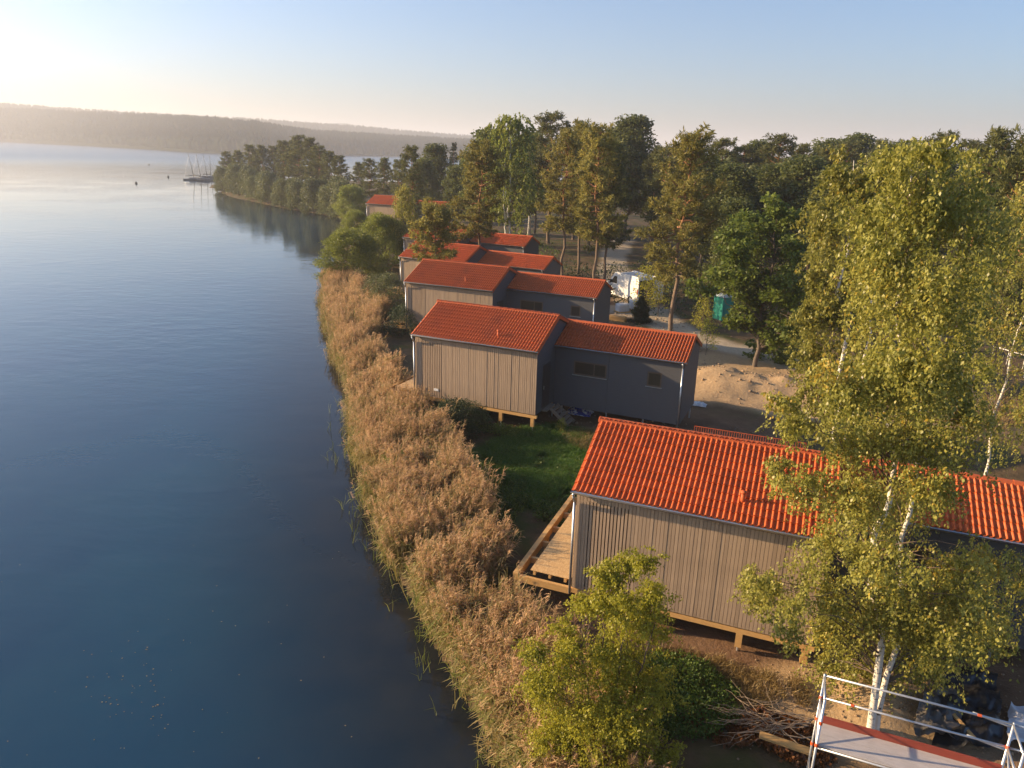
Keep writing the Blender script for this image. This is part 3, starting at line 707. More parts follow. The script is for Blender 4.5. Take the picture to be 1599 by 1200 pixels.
for i, (x, y, a, z) in enumerate(HOUSES):
    o = hA if i == 0 else hB if i == 1 else copy_tree(hB)
    o.location = (x, y, CH+z); o.rotation_euler = (0, 0, RAD(a)); tag(o, HL[i], 'house', 'red roofed lake houses in a row'); HO.append(o)
def hloc(i, u, v, z):
    x, y, a, zz = HOUSES[i]; a = RAD(a); return (x+u*math.cos(a)-v*math.sin(a), y+u*math.sin(a)+v*math.cos(a), CH+zz+z)

# wooden steps at the second house
def steps(i, label):
    p = hloc(i, 7.17, 1.5, 0); o = empty('wooden_steps', (p[0], p[1], CH+HOUSES[i][3]-.82), RAD(HOUSES[i][2]), label, 'stairs')
    # climbs from +x (ground) to the door
    for y in (.0, .85):
        MB().bar((1.02, y, .03), (.02, y, .82), .045, .17, (0, 0, 1)).build('stringer', M['timber_old'], o)
    for k in range(5):
        t = (k+.5)/5; x = .98-.95*t; z = .10+.72*t
        MB().box(x-.11, x+.11, .026, .824, z-.02, z+.02).build('tread', M['timber_old'], o)
    return o
steps(1, 'bare wooden steps leading up to the door of the second house')
# crumpled sacks
def sack(name, x, y, sx, sy, seed, cols, label, cat, hgt=.22):
    rng = np.random.default_rng(seed); n = 26; a = np.linspace(-1, 1, n); X, Y = np.meshgrid(a, a)
    hh = hgt*(1-np.abs(X)**4)*(1-np.abs(Y)**4)*(.35+1.1*fbm(X*5+seed, Y*5, 1.3, seed))
    xx = X*sx*(1+.18*fbm(Y*4, X*2, 1, seed+1)); yy = Y*sy*(1+.22*fbm(X*4, Y*3, 1, seed+2))
    m, nd, b = newmat(name+'_plastic'); v = coords(nd, 'Object', (1.3, 3, 3)); f = noise(nd, 2.2, 3, v)
    nd.links.new(mixc(nd, ramp(nd, f, .47, .52), cols[0], cols[1]), b.inputs['Base Color']); b.inputs['Roughness'].default_value = .35
    V = np.stack([xx.ravel(), yy.ravel(), hh.ravel()], 1)
    o = link(name, mesh_np(name, V, [grid_faces(n, n)], True, None, [m])); o.location = (x, y, gz(x, y)+.03); o.rotation_euler = (0, 0, RAD(-20)); return tag(o, label, cat)
q = unp(905, 643); sack('plastic_sacks', q[0], q[1]-.1, .62, .42, 5, ((.74,.76,.80),(.03,.07,.42)), 'crumpled blue and white plastic sacks lying under the grey wall', 'sacks', .34)
q = unp(1082, 633); sack('plastic_sheet', q[0]+.3, q[1], .42, .25, 9, ((.70,.70,.68),(.55,.55,.55)), 'small white plastic sheet on the ground behind the grey gable', 'sheet', .16)

# ---------------------------------------------------------------- reeds (nobody could count them)
def shore_sample(rng, n, d0, d1, ylo, yhi):
    """points between two distances from the near shore line"""
    pts = [np.array(p) for p in [(5.5,-6),(2.6,6)]+[tuple(s) for s in SH]]; seg = [(a, b) for a, b in zip(pts[:-1], pts[1:])]
    x = rng.uniform(-60, 8, n*14); y = rng.uniform(ylo, yhi, n*14); d = lake_sd(x, y); k = (d > d0) & (d < d1)
    return x[k], y[k], d[k]
def reeds():
    rng = np.random.default_rng(77); Y0, Y1 = 11.5, 78
    n = 300000; y = Y0+(Y1-Y0)*rng.random(n)**1.25; 
    sx_ = np.array([p[0] for p in SH]); sy_ = np.array([p[1] for p in SH]); o = np.argsort(sy_[:11]); shx = np.interp(y, np.r_[6, sy_[:11][o]], np.r_[2.6, sx_[:11][o]])
    x = shx+rng.uniform(-2.2, 7.5, n); d = lake_sd(x, y)
    wdt = 3.3+.9*np.sin(y*.21+1)+1.6*(fbm(x, y, 5, 5)-.5); wdt = np.where(y < 15.5, 2.3, wdt); wdt = np.where((y > 31) & (y < 41), wdt-.5, wdt)
    clump = fbm(x, y, 1.1, 61); dens = np.clip((clump-.37)*3.8, 0, 1)
    edge = sstep(-.5, .7, d+(fbm(x, y, 2.5, 8)-.5)*1.6)
    keep = (d < wdt) & (rng.random(n) < dens*edge*.85)
    hx = (x > -2.2+.0*y)
    for (bx, by, a, z) in HOUSES[:4]:                        # none inside a house or its terrace
        aa = RAD(a); u = (x-bx)*math.cos(aa)+(y-by)*math.sin(aa); v = -(x-bx)*math.sin(aa)+(y-by)*math.cos(aa)
        keep &= ~((u > -1.95) & (u < 8) & (v > -.25) & (v < 7))
    x, y, d = x[keep], y[keep], d[keep]; n = len(x)
    big = fbm(x, y, 3.2, 91)
    Ht = (.80+.70*big+1.1*(fbm(x, y, .7, 93)-.4)+.75*rng.random(n)**4)*(.62+.38*sstep(-1.2, 1.0, d)); z0 = np.maximum(ground_h(x, y, d), -.3)
    lean = rng.normal(size=(n, 2))*.15+np.stack([.9*(fbm(x, y, 1.3, 95)-.42), .9*(fbm(x, y, 1.3, 96)-.5)], 1); top = np.stack([x+lean[:, 0]*Ht, y+lean[:, 1]*Ht, z0+Ht], 1); bot = np.stack([x, y, z0-.05], 1)
    Vs, Fs, R, MI = [], [], [], []; base = 0
    def put(V, k, r, mi):
        nonlocal base
        m_ = V.shape[0]; Vs.append(V.reshape(-1, 3)); Fs.append(np.arange(m_*4).reshape(m_, 4)+base); base += m_*4; R.append(r); MI.append(np.full(m_, mi))
    a = rng.random(n)*6.28; s = np.stack([np.cos(a), np.sin(a), 0*a], 1)*.011
    put(np.stack([bot-s, bot+s, top+s*.5, top-s*.5], 1), 4, rng.random(n), 1)
    green = (d < .9*(fbm(x, y, 3, 14)-.25)) & (rng.random(n) < .3) | (fbm(x, y, 2.6, 23) > .66)
    for k in range(4):                                        # leaf blades, each in two pieces that arch over
        f = rng.uniform(.25, .88, n); p = bot+(top-bot)*f[:, None]; a = rng.random(n)*6.28; L = rng.uniform(.28, .55, n)
        dr = np.stack([np.cos(a), np.sin(a), rng.uniform(.3, 1.1, n)], 1); sd2 = np.stack([-np.sin(a), np.cos(a), 0*a], 1)*.014
        m1 = p+dr*(L*.5)[:, None]; e = m1+np.stack([np.cos(a), np.sin(a), rng.uniform(-.7, .1, n)], 1)*(L*.55)[:, None]
        rr = rng.random(n)
        for g_, mi in ((green, 2), (~green, 1)):
            put(np.stack([p-sd2, p+sd2, m1+sd2, m1-sd2], 1)[g_], 4, rr[g_], mi); put(np.stack([m1-sd2, m1+sd2, e+sd2*.1, e-sd2*.1], 1)[g_], 4, rr[g_], mi)
    hasp = rng.random(n) < np.where(d < .1, .35, .72)         # feathery plumes
    t = top[hasp]; m_ = len(t); tone = rng.normal(size=m_)*.2+.15+.7*fbm(x, y, 1.7, 97)[hasp]
    wind = rng.normal(size=(m_, 2))*.5+np.array([.75, -.15]); wind /= np.linalg.norm(wind, axis=1, keepdims=True)
    for k in range(13):
        f = rng.random(m_); st = t-(top[hasp]-bot[hasp])/Ht[hasp][:, None]*(.30*f)[:, None]
        a = rng.normal(size=(m_, 3))*.33; ln = rng.uniform(.10, .24, m_)[:, None]*(1.15-.5*f[:, None]*0)
        dr = np.concatenate([wind*.55, np.full((m_, 1), .8)], 1)+a; dr /= np.linalg.norm(dr, axis=1, keepdims=True)
        sd2 = np.cross(dr, rvec(rng, m_)); sd2 /= np.linalg.norm(sd2, axis=1, keepdims=True); sd2 *= .0105
        mid = st+dr*ln*.55; e = st+dr*ln+np.array([0, 0, -.05])
        put(np.stack([st, mid+sd2, e, mid-sd2], 1), 4, np.clip(tone+rng.normal(size=m_)*.12, 0, 1), 0)
    o = link('reed_bed', mesh_np('reed_bed', np.concatenate(Vs), [np.concatenate(Fs)], False, {'r': ('FACE', 'FLOAT', np.concatenate(R))}, [M['reed_plume'], M['reed_leaf'], M['reed_green']], np.concatenate(MI)))
    print('REEDS', n, len(np.concatenate(Fs)))
    return tag(o, 'dense tan plumed reeds lining the lake shore', 'reeds', kind='stuff')
reeds()
def blades(name, seed, n, area, hlo, hhi, m, label, cat, wd=.012, dmin=.6):
    rng = np.random.default_rng(seed); cx, cy, rx, ry, an = area; t = rng.random(n)*6.28; r = np.sqrt(rng.random(n))
    u, v = r*np.cos(t)*rx, r*np.sin(t)*ry; x = cx+u*math.cos(an)-v*math.sin(an); y = cy+u*math.sin(an)+v*math.cos(an)
    d = lake_sd(x, y); k = (d > dmin) & (fbm(x, y, 1.4, seed) > .28+.35*r**3); x, y, d = x[k], y[k], d[k]; n = len(x)
    z = ground_h(x, y, d)-.02; h = rng.uniform(hlo, hhi, n)*(.5+fbm(x, y, 2.2, seed+3)); a = rng.random(n)*6.28; s = np.stack([np.cos(a), np.sin(a), 0*a], 1)*wd
    b = np.stack([x, y, z], 1); mid = b+np.stack([rng.normal(size=n)*.25*h, rng.normal(size=n)*.25*h, h*.65], 1); e = mid+np.stack([rng.normal(size=n)*.4*h, rng.normal(size=n)*.4*h, h*.3], 1)
    V = np.stack([b-s, b+s, mid+s*.8, mid-s*.8, e], 1).reshape(-1, 3); i = np.arange(n)[:, None]*5
    q = i+np.array([[0, 1, 2, 3]]); tr = i+np.array([[3, 2, 4]]); r_ = rng.random(n)
    return tag(link(name, mesh_np(name, V, [q, tr], False, {'r': ('FACE', 'FLOAT', np.concatenate([r_, r_]))}, [m])), label, cat, kind='stuff')
def weeds(name, seed, n, area, hlo, hhi, m, label, cat, ls=.09):
    rng = np.random.default_rng(seed); cx, cy, rx, ry, an = area; t = rng.random(n)*6.28; r = np.sqrt(rng.random(n))
    u, v = r*np.cos(t)*rx, r*np.sin(t)*ry; x = cx+u*math.cos(an)-v*math.sin(an); y = cy+u*math.sin(an)+v*math.cos(an)
    d = lake_sd(x, y); k = (d > .5) & (fbm(x, y, 1.2, seed) > .36+.25*r**3); x, y, d = x[k], y[k], d[k]; n = len(x)
    h = (hlo+(hhi-hlo)*np.clip(fbm(x, y, 1.6, seed+5)*1.7-.35, 0, 1)); z = ground_h(x, y, d)+h*rng.random(n)**.5
    V, Fq, rr = leaf_quads(rng, np.stack([x, y, z], 1), ls, .9, .6)
    return tag(link(name, mesh_np(name, V, [Fq], False, {'r': ('FACE', 'FLOAT', rr)}, [m])), label, cat, kind='stuff')
blades('meadow_grass', 21, 60000, (1.6, 30.2, 3.3, 5.0, -.35), .18, .42, M['L_grass'], 'lush green grass between the first two houses', 'grass', .013)
weeds('low_weeds', 22, 42000, (.6, 27.6, 3.8, 4.2, -.4), .05, .5, M['L_weed'], 'low leafy weeds growing behind the reeds', 'weeds', .085)
weeds('low_weeds', 29, 12000, (-3.6, 41, 2.2, 3.2, -.4), .1, .8, M['L_weed'], 'green weeds between the reeds and the second house terrace', 'weeds', .1)
weeds('low_weeds', 23, 9000, (.6, 33.6, 3.4, .75, -.42), .05, .45, M['L_weed'], 'bright leafy weeds along the posts of the second house', 'weeds', .09)
weeds('low_weeds', 24, 16000, (4.2, 15.6, 2.0, 1.5, 0), .05, .5, M['L_weed'], 'leafy weeds below the front house beside the young birch', 'weeds', .07)
blades('dry_grass', 25, 9000, (5.6, 16.4, 2.4, 1.1, -.4), .1, .35, M['L_dry'], 'sparse dry grass around the posts of the front house', 'grass', .008)
blades('dry_grass', 26, 7000, (3.9, 33.0, 1.5, 1.5, 0), .15, .45, M['L_dry'], 'dry grass tufts on the bare earth beside the front roof', 'grass', .01)
blades('dry_grass', 27, 9000, (26, 41, 6, 5, 0), .15, .4, M['L_dry'], 'dry grass around the red trunked pine by the road', 'grass', .014)
weeds('fallen_leaves', 28, 12000, (6.0, 14.4, 2.0, .9, -.2), .02, .42, M['L_rust'], 'heap of rust brown dead brushwood leaves beside the scaffold', 'brushwood', .10)

# ---------------------------------------------------------------- trees
TAU = 6.283
LA = [(1215,905,48),(1190,900,32),(1250,955,42),(1295,900,50),(1345,930,60),(1325,1000,48),(1275,965,28),(1385,1015,52),(1440,960,70),(1440,1035,38),(1510,925,66),(1560,965,52),(1515,1005,40),
 (1240,722,34),(1210,735,24),(1275,770,38),(1300,830,42),(1345,760,58),(1385,860,46),(1425,780,66),(1490,870,46),(1335,685,50),(1262,650,42),(1232,632,30),(1300,600,46),(1380,640,70),(1450,655,66),(1510,640,40),(1518,560,36),
 (1385,460,66),(1440,510,70),(1445,400,78),(1430,300,66),(1420,242,40),(1450,212,26),(1490,285,50),(1500,365,56),(1520,450,46),(1545,310,34),(1400,560,70),(1385,370,50),(1400,300,40),(1470,590,50),(1590,900,40),(1545,860,40),(1400,930,50),(1425,890,40),(1360,840,36),(1395,1050,30),(1470,740,44)]
LC = [(1280,475,48),(1310,405,52),(1290,335,40),(1330,272,38),(1312,240,24),(1350,330,48),(1290,545,44),(1340,470,50),(1345,560,56),(1262,420,24),(1270,620,40),(1330,640,50),(1365,250,30)]
LY = [(985,875,16),(1012,872,10),(950,890,14),(968,925,34),(905,935,14),(1020,950,34),(960,905,28),(1010,915,24),(930,945,30),(985,960,46),(1035,985,22),(895,990,32),(940,1020,50),(1000,1040,50),(868,1045,38),(842,1015,16),(880,1100,50),(950,1110,55),(1020,1110,38),(858,1150,36),(920,1170,50),(990,1170,50),(1040,1165,28),(850,1090,26),(835,1180,20)]
LM = [(1205,322,20),(1180,350,36),(1228,352,30),(1150,385,36),(1200,400,46),(1248,395,26),(1122,436,26),(1172,450,50),(1230,455,40),(1092,452,18),(1158,500,24),(1205,510,44),(1248,515,28),(1180,545,22),(1228,550,24),(1150,430,30)]
bA = lobed('birch', 101, 8.93, 14.5, [(0,0,7.6,15.0,14.6),(.2,.1,8.9,15.2,12.0)], LA, 14.5, 1.6, 122000, .075, M['L_birch'], M['birchbark'], M['limb'], 1.2, 27., trunk_r=.10)
bC = lobed('birch', 102, 12.2, 25.2, [(0,0,11.2,25.8,14.2),(.25,0,12.3,25.0,12.0)], LC, 25.6, 1.8, 46000, .115, M['L_birch'], M['birchbark'], M['limb'], 1.2, 18., trunk_r=.12)
bD = broadleaf('birch', 102, 14.0, lambda t: 2.5*math.sin(min(1, t*2.2+.35)*1.57)*(1-t)**.4+.25, 110, 26000, .11, M['L_birch'], M['birchbark'], .18, .07, .62, 1.3, (-.6, 0), 1, .15)
bY = lobed('young_birch', 103, 2.35, 13.3, [(0,0,2.62,13.6,5.6),(.1,.1,1.6,13.4,4.2),(-.1,.05,3.2,13.5,4.6),(.0,.1,2.1,13.8,5.0)], LY, 13.2, .8, 64000, .056, M['L_ybirch'], M['limb'], M['limb'], .6, 22., trunk_r=.035)
mp = lobed('maple', 104, 16.05, 47.1, [(0,0,16.3,47.2,11.2)], LM, 47.2, 2.6, 22000, .22, M['L_maple'], M['bark'], None, 0, 11., .9, .85, .17)
wd1 = broadleaf('woodland', 105, 15.5, lambda t: 3.4*math.sin(min(1, t*2.0+.3)*1.57)*(1-t)**.45+.3, 95, 16000, .30, M['L_wood'], M['bark'], .25, .2, .85, 0, (0, 0), 1, .7, aspect=.8)
wd2 = broadleaf('woodland', 106, 14.5, lambda t: 2.7*math.sin(min(1, t*2.0+.3)*1.57)*(1-t)**.4+.3, 90, 18000, .24, M['L_birch'], M['birchbark'], .3, .15, .75, 1.2, (0, 0), 2, .3)
wd3 = broadleaf('woodland', 107, 16.5, lambda t: 3.2*math.sin(min(1, t*2.0+.3)*1.57)*(1-t)**.4+.3, 90, 22000, .26, M['L_willow'], M['birchbark'], .3, .16, .8, .9, (0, 0), 3, .4)
wl = broadleaf('willow', 108, 6.2, lambda t: 3.3*math.sin(min(1, t*1.7+.5)*1.57)*(1-t)**.4+.3, 130, 30000, .19, M['L_willow'], M['bark'], .06, .09, .6, 0, (0, 0), 4, .5, aspect=.4)
sv = broadleaf('silver_shrub', 109, 3.4, lambda t: 1.6*math.sin(min(1, t*1.7+.5)*1.57)*(1-t)**.4+.15, 60, 8000, .12, M['L_silver'], M['bark'], .06, .04, .4, 0, (0, 0), 4, .5, aspect=.4)
ds = broadleaf('dark_shrub', 110, 2.0, lambda t: 1.5*math.sin(min(1, t*1.7+.6)*1.57)*(1-t)**.4+.15, 60, 12000, .075, M['L_shrub'], M['bark'], .04, .03, .34, 0, (0, 0), 4, .6, aspect=.5)
sb = broadleaf('shore_bush', 111, 6.0, lambda t: 2.1*math.sin(min(1, t*1.6+.5)*1.57)*(1-t)**.4+.2, 60, 6500, .24, M['L_silver'], M['bark'], .05, .08, .6, 0, (0, 0), 3, .5, aspect=.5)
sp_ = broadleaf('sapling', 112, 3.2, lambda t: .75*math.sin(min(1, t*1.7+.5)*1.57)*(1-t)**.4+.1, 26, 1300, .10, M['L_ybirch'], M['bark'], .2, .025, .3, 0, (0, 0), 1, .5)
p1 = pine('pine', 201, 15.0, .30, 3.3, M['L_pine_warm'], .20, (.4, 0), 1.0)
p2 = pine('pine', 202, 15.0, .38, 2.5, M['L_pine_warm'], .17, (-.3, .2), 1.0)
p3 = pine('pine', 203, 15.0, .28, 2.9, M['L_pine'], .18, (.2, .3), 1.0)
p4 = pine('pine', 204, 14.0, .36, 2.3, M['L_pine'], .16, (0, 0), 1.0)
p5 = pine('bent_pine', 205, 9.0, .55, 2.3, M['L_pine_warm'], .13, (.6, 0), 1.2)
s1 = pine('spruce', 206, 15.0, .06, 2.7, M['L_spruce'], .17, (0, 0), 1.2, .3, 'cone')
s2 = pine('small_spruce', 207, 3.4, .05, 1.3, M['L_spruce'], .05, (0, 0), 3.0, .18, 'cone')
def hgt(me): return 1
def put(kind, ms, H0, px, top, Y, rz, label, group=None, base=None, cat='tree', x=None, wscale=1.0):
    """stand a tree at depth Y below image column px (or at x) and give it the height that reaches row top"""
    t = aty(px, top, Y); X_ = t[0] if x is None else x; z0 = gz(X_, Y); s = (t[2]-z0)/H0
    return plant(kind, ms, X_, Y, rz, s*wscale, label, cat, group, sz=s)
plant('birch_tree', bA, 8.93, 14.5, 0, 1.0, 'tall white trunked birch rising right behind the scaffold')
plant('birch_tree', bC, 12.2, 25.2, 0, 1.0, 'birch with olive gold crown standing behind the rear wing of the front house')
plant('birch_tree', bD, 21.0, 30.0, 4.0, .93, 'birch with hanging gold foliage beside the red trunked pine')
plant('young_birch', bY, 2.35, 13.3, 0, 1.0, 'yellow green young birch growing in front of the slatted wall')
plant('maple_tree', mp, 16.05, 47.1, 0, 1.0, 'green broad leaved maple on the sandy bank before the green toilet')
put('pine_tree', p1, 15.0, 1065, 212, 56.9, 0.4, 'broad golden pine with stout lower trunk beside the sandy path, near the van', x=12.4)
put('pine_tree', p2, 15.0, 945, 198, 68.5, 1.2, 'slender pine with bare trunk at the edge of the gravel path', x=7.4)
put('pine_tree', p4, 14.0, 958, 225, 71.0, 3.2, 'second slender pine close beside the one at the gravel path edge', x=8.6)
put('pine_tree', p2, 15.0, 888, 205, 76, 2.2, 'golden pine with reddish stems behind the rear wing of the bent pine house')
put('pine_tree', p1, 15.0, 915, 200, 84, 4.2, 'full golden pine rising behind the row of houses by the path bend', wscale=.8)
put('pine_tree', p2, 15.0, 738, 222, 73, 3.0, 'tall pine with bare lower trunk standing between the middle houses', x=-3.7, wscale=1.15)
put('bent_pine_tree', p5, 9.0, 690, 322, 61.5, 2.0, 'small bent pine in front of a lakeside roof', x=-6.7)
put('leafy_tree', wd3, 16.5, 800, 182, 95, .5, 'tall pale stemmed leafy tree behind the middle houses')
put('leafy_tree', wd2, 14.5, 632, 292, 84, 1.0, 'slim yellow green tree beside the willow thicket', x=-12.5, wscale=.7)
put('willow_thicket', wl, 6.2, 552, 362, 77, 0, 'rounded bright green willow thicket at the water edge', cat='shrub', x=-17.2, wscale=1.25)
put('willow_thicket', wl, 6.2, 600, 338, 84, 2, 'taller green willow behind the rounded one at the water edge', cat='shrub', x=-15.2, wscale=1.0)
q = unp(612, 490); plant('silvery_shrub', sv, q[0], q[1]-1, 0, 1.0, 'silvery leaved shrub beside the downpipe of the third house', 'shrub')
q = unp(590, 480); plant('silvery_shrub', sv, q[0], q[1]-.5, 2, .85, 'smaller silvery shrub between the reeds and the willow thicket', 'shrub')
q = unp(700, 672); plant('dark_shrub', ds, q[0]+.3, q[1]-.5, 0, .85, 'dark green shrub below the slatted wall of the second house', 'shrub')
q = unp(728, 690); plant('dark_shrub', ds, q[0], q[1]+.9, 2, .8, 'dark shrub between the tan reeds and the green grass', 'shrub')
q = unp(640, 510); plant('dark_shrub', ds, q[0]+.2, q[1]-3.0, 1, 1.1, 'dark shrub among reeds beside the second house terrace', 'shrub')
plant('small_spruce', s2, 10.4, 59.4, 0, .62, 'small dark spruce beside the wrapped pallets')
plant('sapling', sp_, 13.4, 49.5, 0, .8, 'thin sapling beside the maple trunk')
plant('sapling', sp_, 14.5, 55.5, 2, .95, 'thin yellowish sapling on the gravel path edge behind the second house')
plant('sapling', sp_, 11.2, 61.6, 1, 1.35, 'leafy sapling rising in front of the white van bonnet side')
plant('sapling', sp_, 12.3, 61.9, 2.4, 1.5, 'taller sapling standing before the open rear doors of the van')
plant('sapling', sp_, 2.5, 33.9, 3, .3, 'tiny sapling at the foot of the wooden steps', 'shrub')
plant('leafy_tree', wd1, 18.2, 62.6, 1, .62, 'dark leafy tree shading the green toilet')
put('red_pine_tree', p3, 15.0, 1500, 215, 42, 1, 'tall pine with a red orange trunk standing by the road', x=28.3)
plant('birch_tree', wd2, 33.5, 46.0, 1, .7, 'young white stemmed birch beside the metal barrier')
for px, top, Y, ms, H0, k, ws in [(1560,207,58,p4,14,'p',1),(1590,240,62,p3,15,'p',1),(1480,215,70,p3,15,'p',1)]:
    put('pine_tree', ms, H0, px, top, Y, px*.01, 'dark pine in the wood beyond the road', 'pines beyond the road', wscale=ws)
WOODP = 'dark pine in the wood behind the gravel path'; WOODL = 'green leafy tree in the wood behind the gravel path'
rw = random.Random(12)
def where(px): return 'behind the golden pines of the path bend' if px < 960 else 'behind the white van' if px < 1105 else 'behind the maple' if px < 1275 else 'behind the tall birches'
W_ = [(865,182,112,p3),(905,192,118,p4),(840,215,125,p3),(930,205,104,p4),(1030,232,112,p4),(1130,222,100,p3),(1092,228,118,p4),(1225,216,104,p3),(1258,228,112,p4),(1165,232,116,p3),(1330,226,118,p3),(1380,222,110,p4),(1050,235,98,p3),(1290,235,92,p4),(1520,225,96,p3),(1430,225,104,p3)]
for px, top, Y, ms in W_:
    put('pine_tree', ms, 15.0 if ms is p3 else 14.0, px, top, Y, rw.random()*6, 'dark pine in the wood '+where(px), 'pines of the wood behind the path', wscale=rw.uniform(1.15, 1.45))
for px, top, Y, ms, H0 in [(990,186,122,wd1,15.5),(965,205,130,wd1,15.5),(1190,224,118,wd1,15.5),(1300,222,125,wd1,15.5),(1345,214,130,wd1,15.5),(770,205,104,wd1,15.5),(830,205,118,wd3,16.5),(1110,250,88,wd1,15.5),(1210,262,84,wd1,15.5),(1260,250,80,wd1,15.5),(1150,262,80,wd1,15.5),(1400,230,92,wd1,15.5),(1580,262,88,wd1,15.5),(1460,250,82,wd1,15.5),(1320,262,76,wd1,15.5)]:
    put('leafy_tree', ms, H0, px, top, Y, rw.random()*6, 'green leafy tree in the wood '+where(px), 'leafy trees of the wood behind the path', wscale=rw.uniform(1.05, 1.4))
# trees round the far house
put('pine_tree', p3, 15, 645, 232, 112, 2, 'dark bushy pine rising over the rear roof of the farthest house', wscale=1.0)
put('spruce_tree', s1, 15, 709, 221, 168, 0, 'pointed dark spruce behind the trees near the farthest house')
for px, top, Y, ms, H0 in [(578,250,165,p3,15),(600,248,160,p4,14),(560,255,172,p4,14),(622,252,150,p3,15)]:
    put('pine_tree', ms, H0, px, top, Y, px*.1, 'dark pine behind the roof of the farthest house', 'pines behind the farthest house', wscale=1.35)
for px, top, Y in [(680,228,150),(662,250,142),(735,240,140),(715,262,125)]:
    put('leafy_tree', wd1, 15.5, px, top, Y, px*.1, 'leafy tree between the farthest house and the wood', 'leafy trees near the farthest house', wscale=1.15)
put('willow_bush', wl, 6.2, 548, 292, 148, 1, 'pale willow bush on the shore beside the farthest house', cat='shrub')
put('willow_bush', wl, 6.2, 592, 332, 112, 3, 'olive bush below the lake end of the farthest house', cat='shrub', x=-24.0)
put('willow_bush', wl, 6.2, 612, 345, 100, 4, 'olive bush between the willow thicket and the farthest house', cat='shrub')
# wooded headland
for px, top, Y, ms, H0 in [(352,238,244,p3,15),(370,236,236,p4,14),(388,228,232,p3,15),(408,228,226,p4,14),(425,230,230,p3,15),(440,222,214,p3,15),(458,222,208,p4,14),(468,214,204,p3,15),(484,217,198,p4,14),(500,230,190,p3,15),(516,238,184,p4,14),(532,245,180,p3,15),(400,236,250,p3,15),(448,232,236,p4,14),(492,238,214,p3,15),(362,246,256,p4,14)]:
    put('pine_tree', ms, H0, px, top, Y, px*.37, 'dark pine on the headland tip above the moored boats' if px < 402 else 'tall dark pine on the middle of the wooded headland' if px < 476 else 'dark pine on the headland towards the farthest house', 'pines on the headland', wscale=1.5)
for k in range(26):
    t = k/25; a = np.array(unp(534-(534-341)*t, np.interp(t, [0,.5,1], [341,325,299]), 0)); dd = .4+.9*(k % 3)
    rw2 = random.Random(k); X_, Y_ = a[0]+dd*.55, a[1]+dd*.85
    plant('shore_bush', sb, X_, Y_, k*1.7, rw2.uniform(.85, 1.25), 'olive bush on the headland shore towards the farthest house' if t < .4 else 'olive bush at the water edge below the tallest headland pines' if t < .75 else 'olive bush at the headland tip beside the moored boats', 'shrub', 'bushes on the headland shore')
# wood in the distance on the land side
def distant_wood():
    rng = np.random.default_rng(55); n = 1500; x = rng.uniform(-20, 900, n); y = rng.uniform(170, 900, n); k = (lake_sd(x, y) > 6) & (x > -10+.0*y); x, y = x[k], y[k]; n = len(x)
    z = ground_h(x, y); h = rng.uniform(9, 14, n); K = 60
    v = rvec(rng, n*K)*(rng.random(n*K)**.4)[:, None]; v[:, :2] *= np.repeat(h*.26, K)[:, None]; v[:, 2] *= np.repeat(h*.45, K)
    pos = np.repeat(np.stack([x, y, z+h*.55], 1), K, 0)+v
    V, Fq, r = leaf_quads(rng, pos, 1.7, .5, .8, rv=np.repeat(rng.random(n), K)*.6+rng.random(n*K)*.4)
    tag(link('distant_wood', mesh_np('distant_wood', V, [Fq], False, {'r': ('FACE', 'FLOAT', r)}, [M['L_wood']])), 'distant wood stretching to the horizon behind the nearer trees', 'forest', kind='stuff')
distant_wood()
# brushwood understorey
weeds('undergrowth', 63, 15000, (-63, 196, 50, 5, 2.214), .1, 2.0, M['L_silver'], 'low growth along the headland waterline', 'undergrowth', .45)
weeds('undergrowth', 61, 26000, (24, 76, 26, 16, 0), .1, 1.6, M['L_shrub'], 'dark undergrowth below the trees beyond the toilet', 'undergrowth', .22)
weeds('undergrowth', 62, 14000, (-6, 100, 12, 22, 0), .1, 1.4, M['L_weed'], 'green undergrowth between the farther houses', 'undergrowth', .22)
# ---------------------------------------------------------------- scaffold of the next house
M['orange'] = mat('orange_clip', (.75,.12,.03), None, .5)
M['redboard'] = mat('red_toe_board', (.30,.055,.03), (.24,.045,.026), .6, 4, (1,4,4))
M['deckply'] = mat('scaffold_deck', (.46,.42,.40), (.38,.345,.33), .75, 5, (1,4,4), .15, 30)
M['black'] = mat('black_sheet', (.012,.012,.014), (.02,.02,.022), .35, 6)
M['teal'] = mat('teal_plastic', (.008,.26,.19), (.008,.22,.165), .4, 4)
M['van'] = mat('van_white', (.74,.74,.73), (.69,.69,.68), .25, 2)
M['tyre'] = mat('rubber', (.02,.02,.021), None, .8)
M['lamp'] = mat('red_lens', (.5,.015,.012), None, .25)
M['ink'] = mat('black_lettering', (.02,.02,.022), None, .6)
M['wrap'] = mat('clear_wrap', (.62,.63,.64), (.50,.52,.54), .22, 7, bump=.6, bscale=9)
sa, se = np.array((6.11, 11.73)), np.array((8.86+.12, 10.64-.05)); ang = math.atan2(*(se-sa)[::-1]); BL = float(np.linalg.norm(se-sa)); TR = 4.83
sc = empty('scaffold', (sa[0], sa[1], 0), ang, 'galvanised scaffold with orange clips and red toe board under the birch', 'scaffold')
g0 = gz(*sa)-.1; Wd = .73
def standard(x, y, z1):
    p = MB().tube((x, y, g0), (x, y, z1), .024, 10).build('standard', M['steel'], sc, True)
    for zz in (TR-.5, TR-1.0, TR-1.6): MB().tube((x, y, zz-.035), (x, y, zz+.035), .034, 8).build('clip', M['orange'], p)
    return p
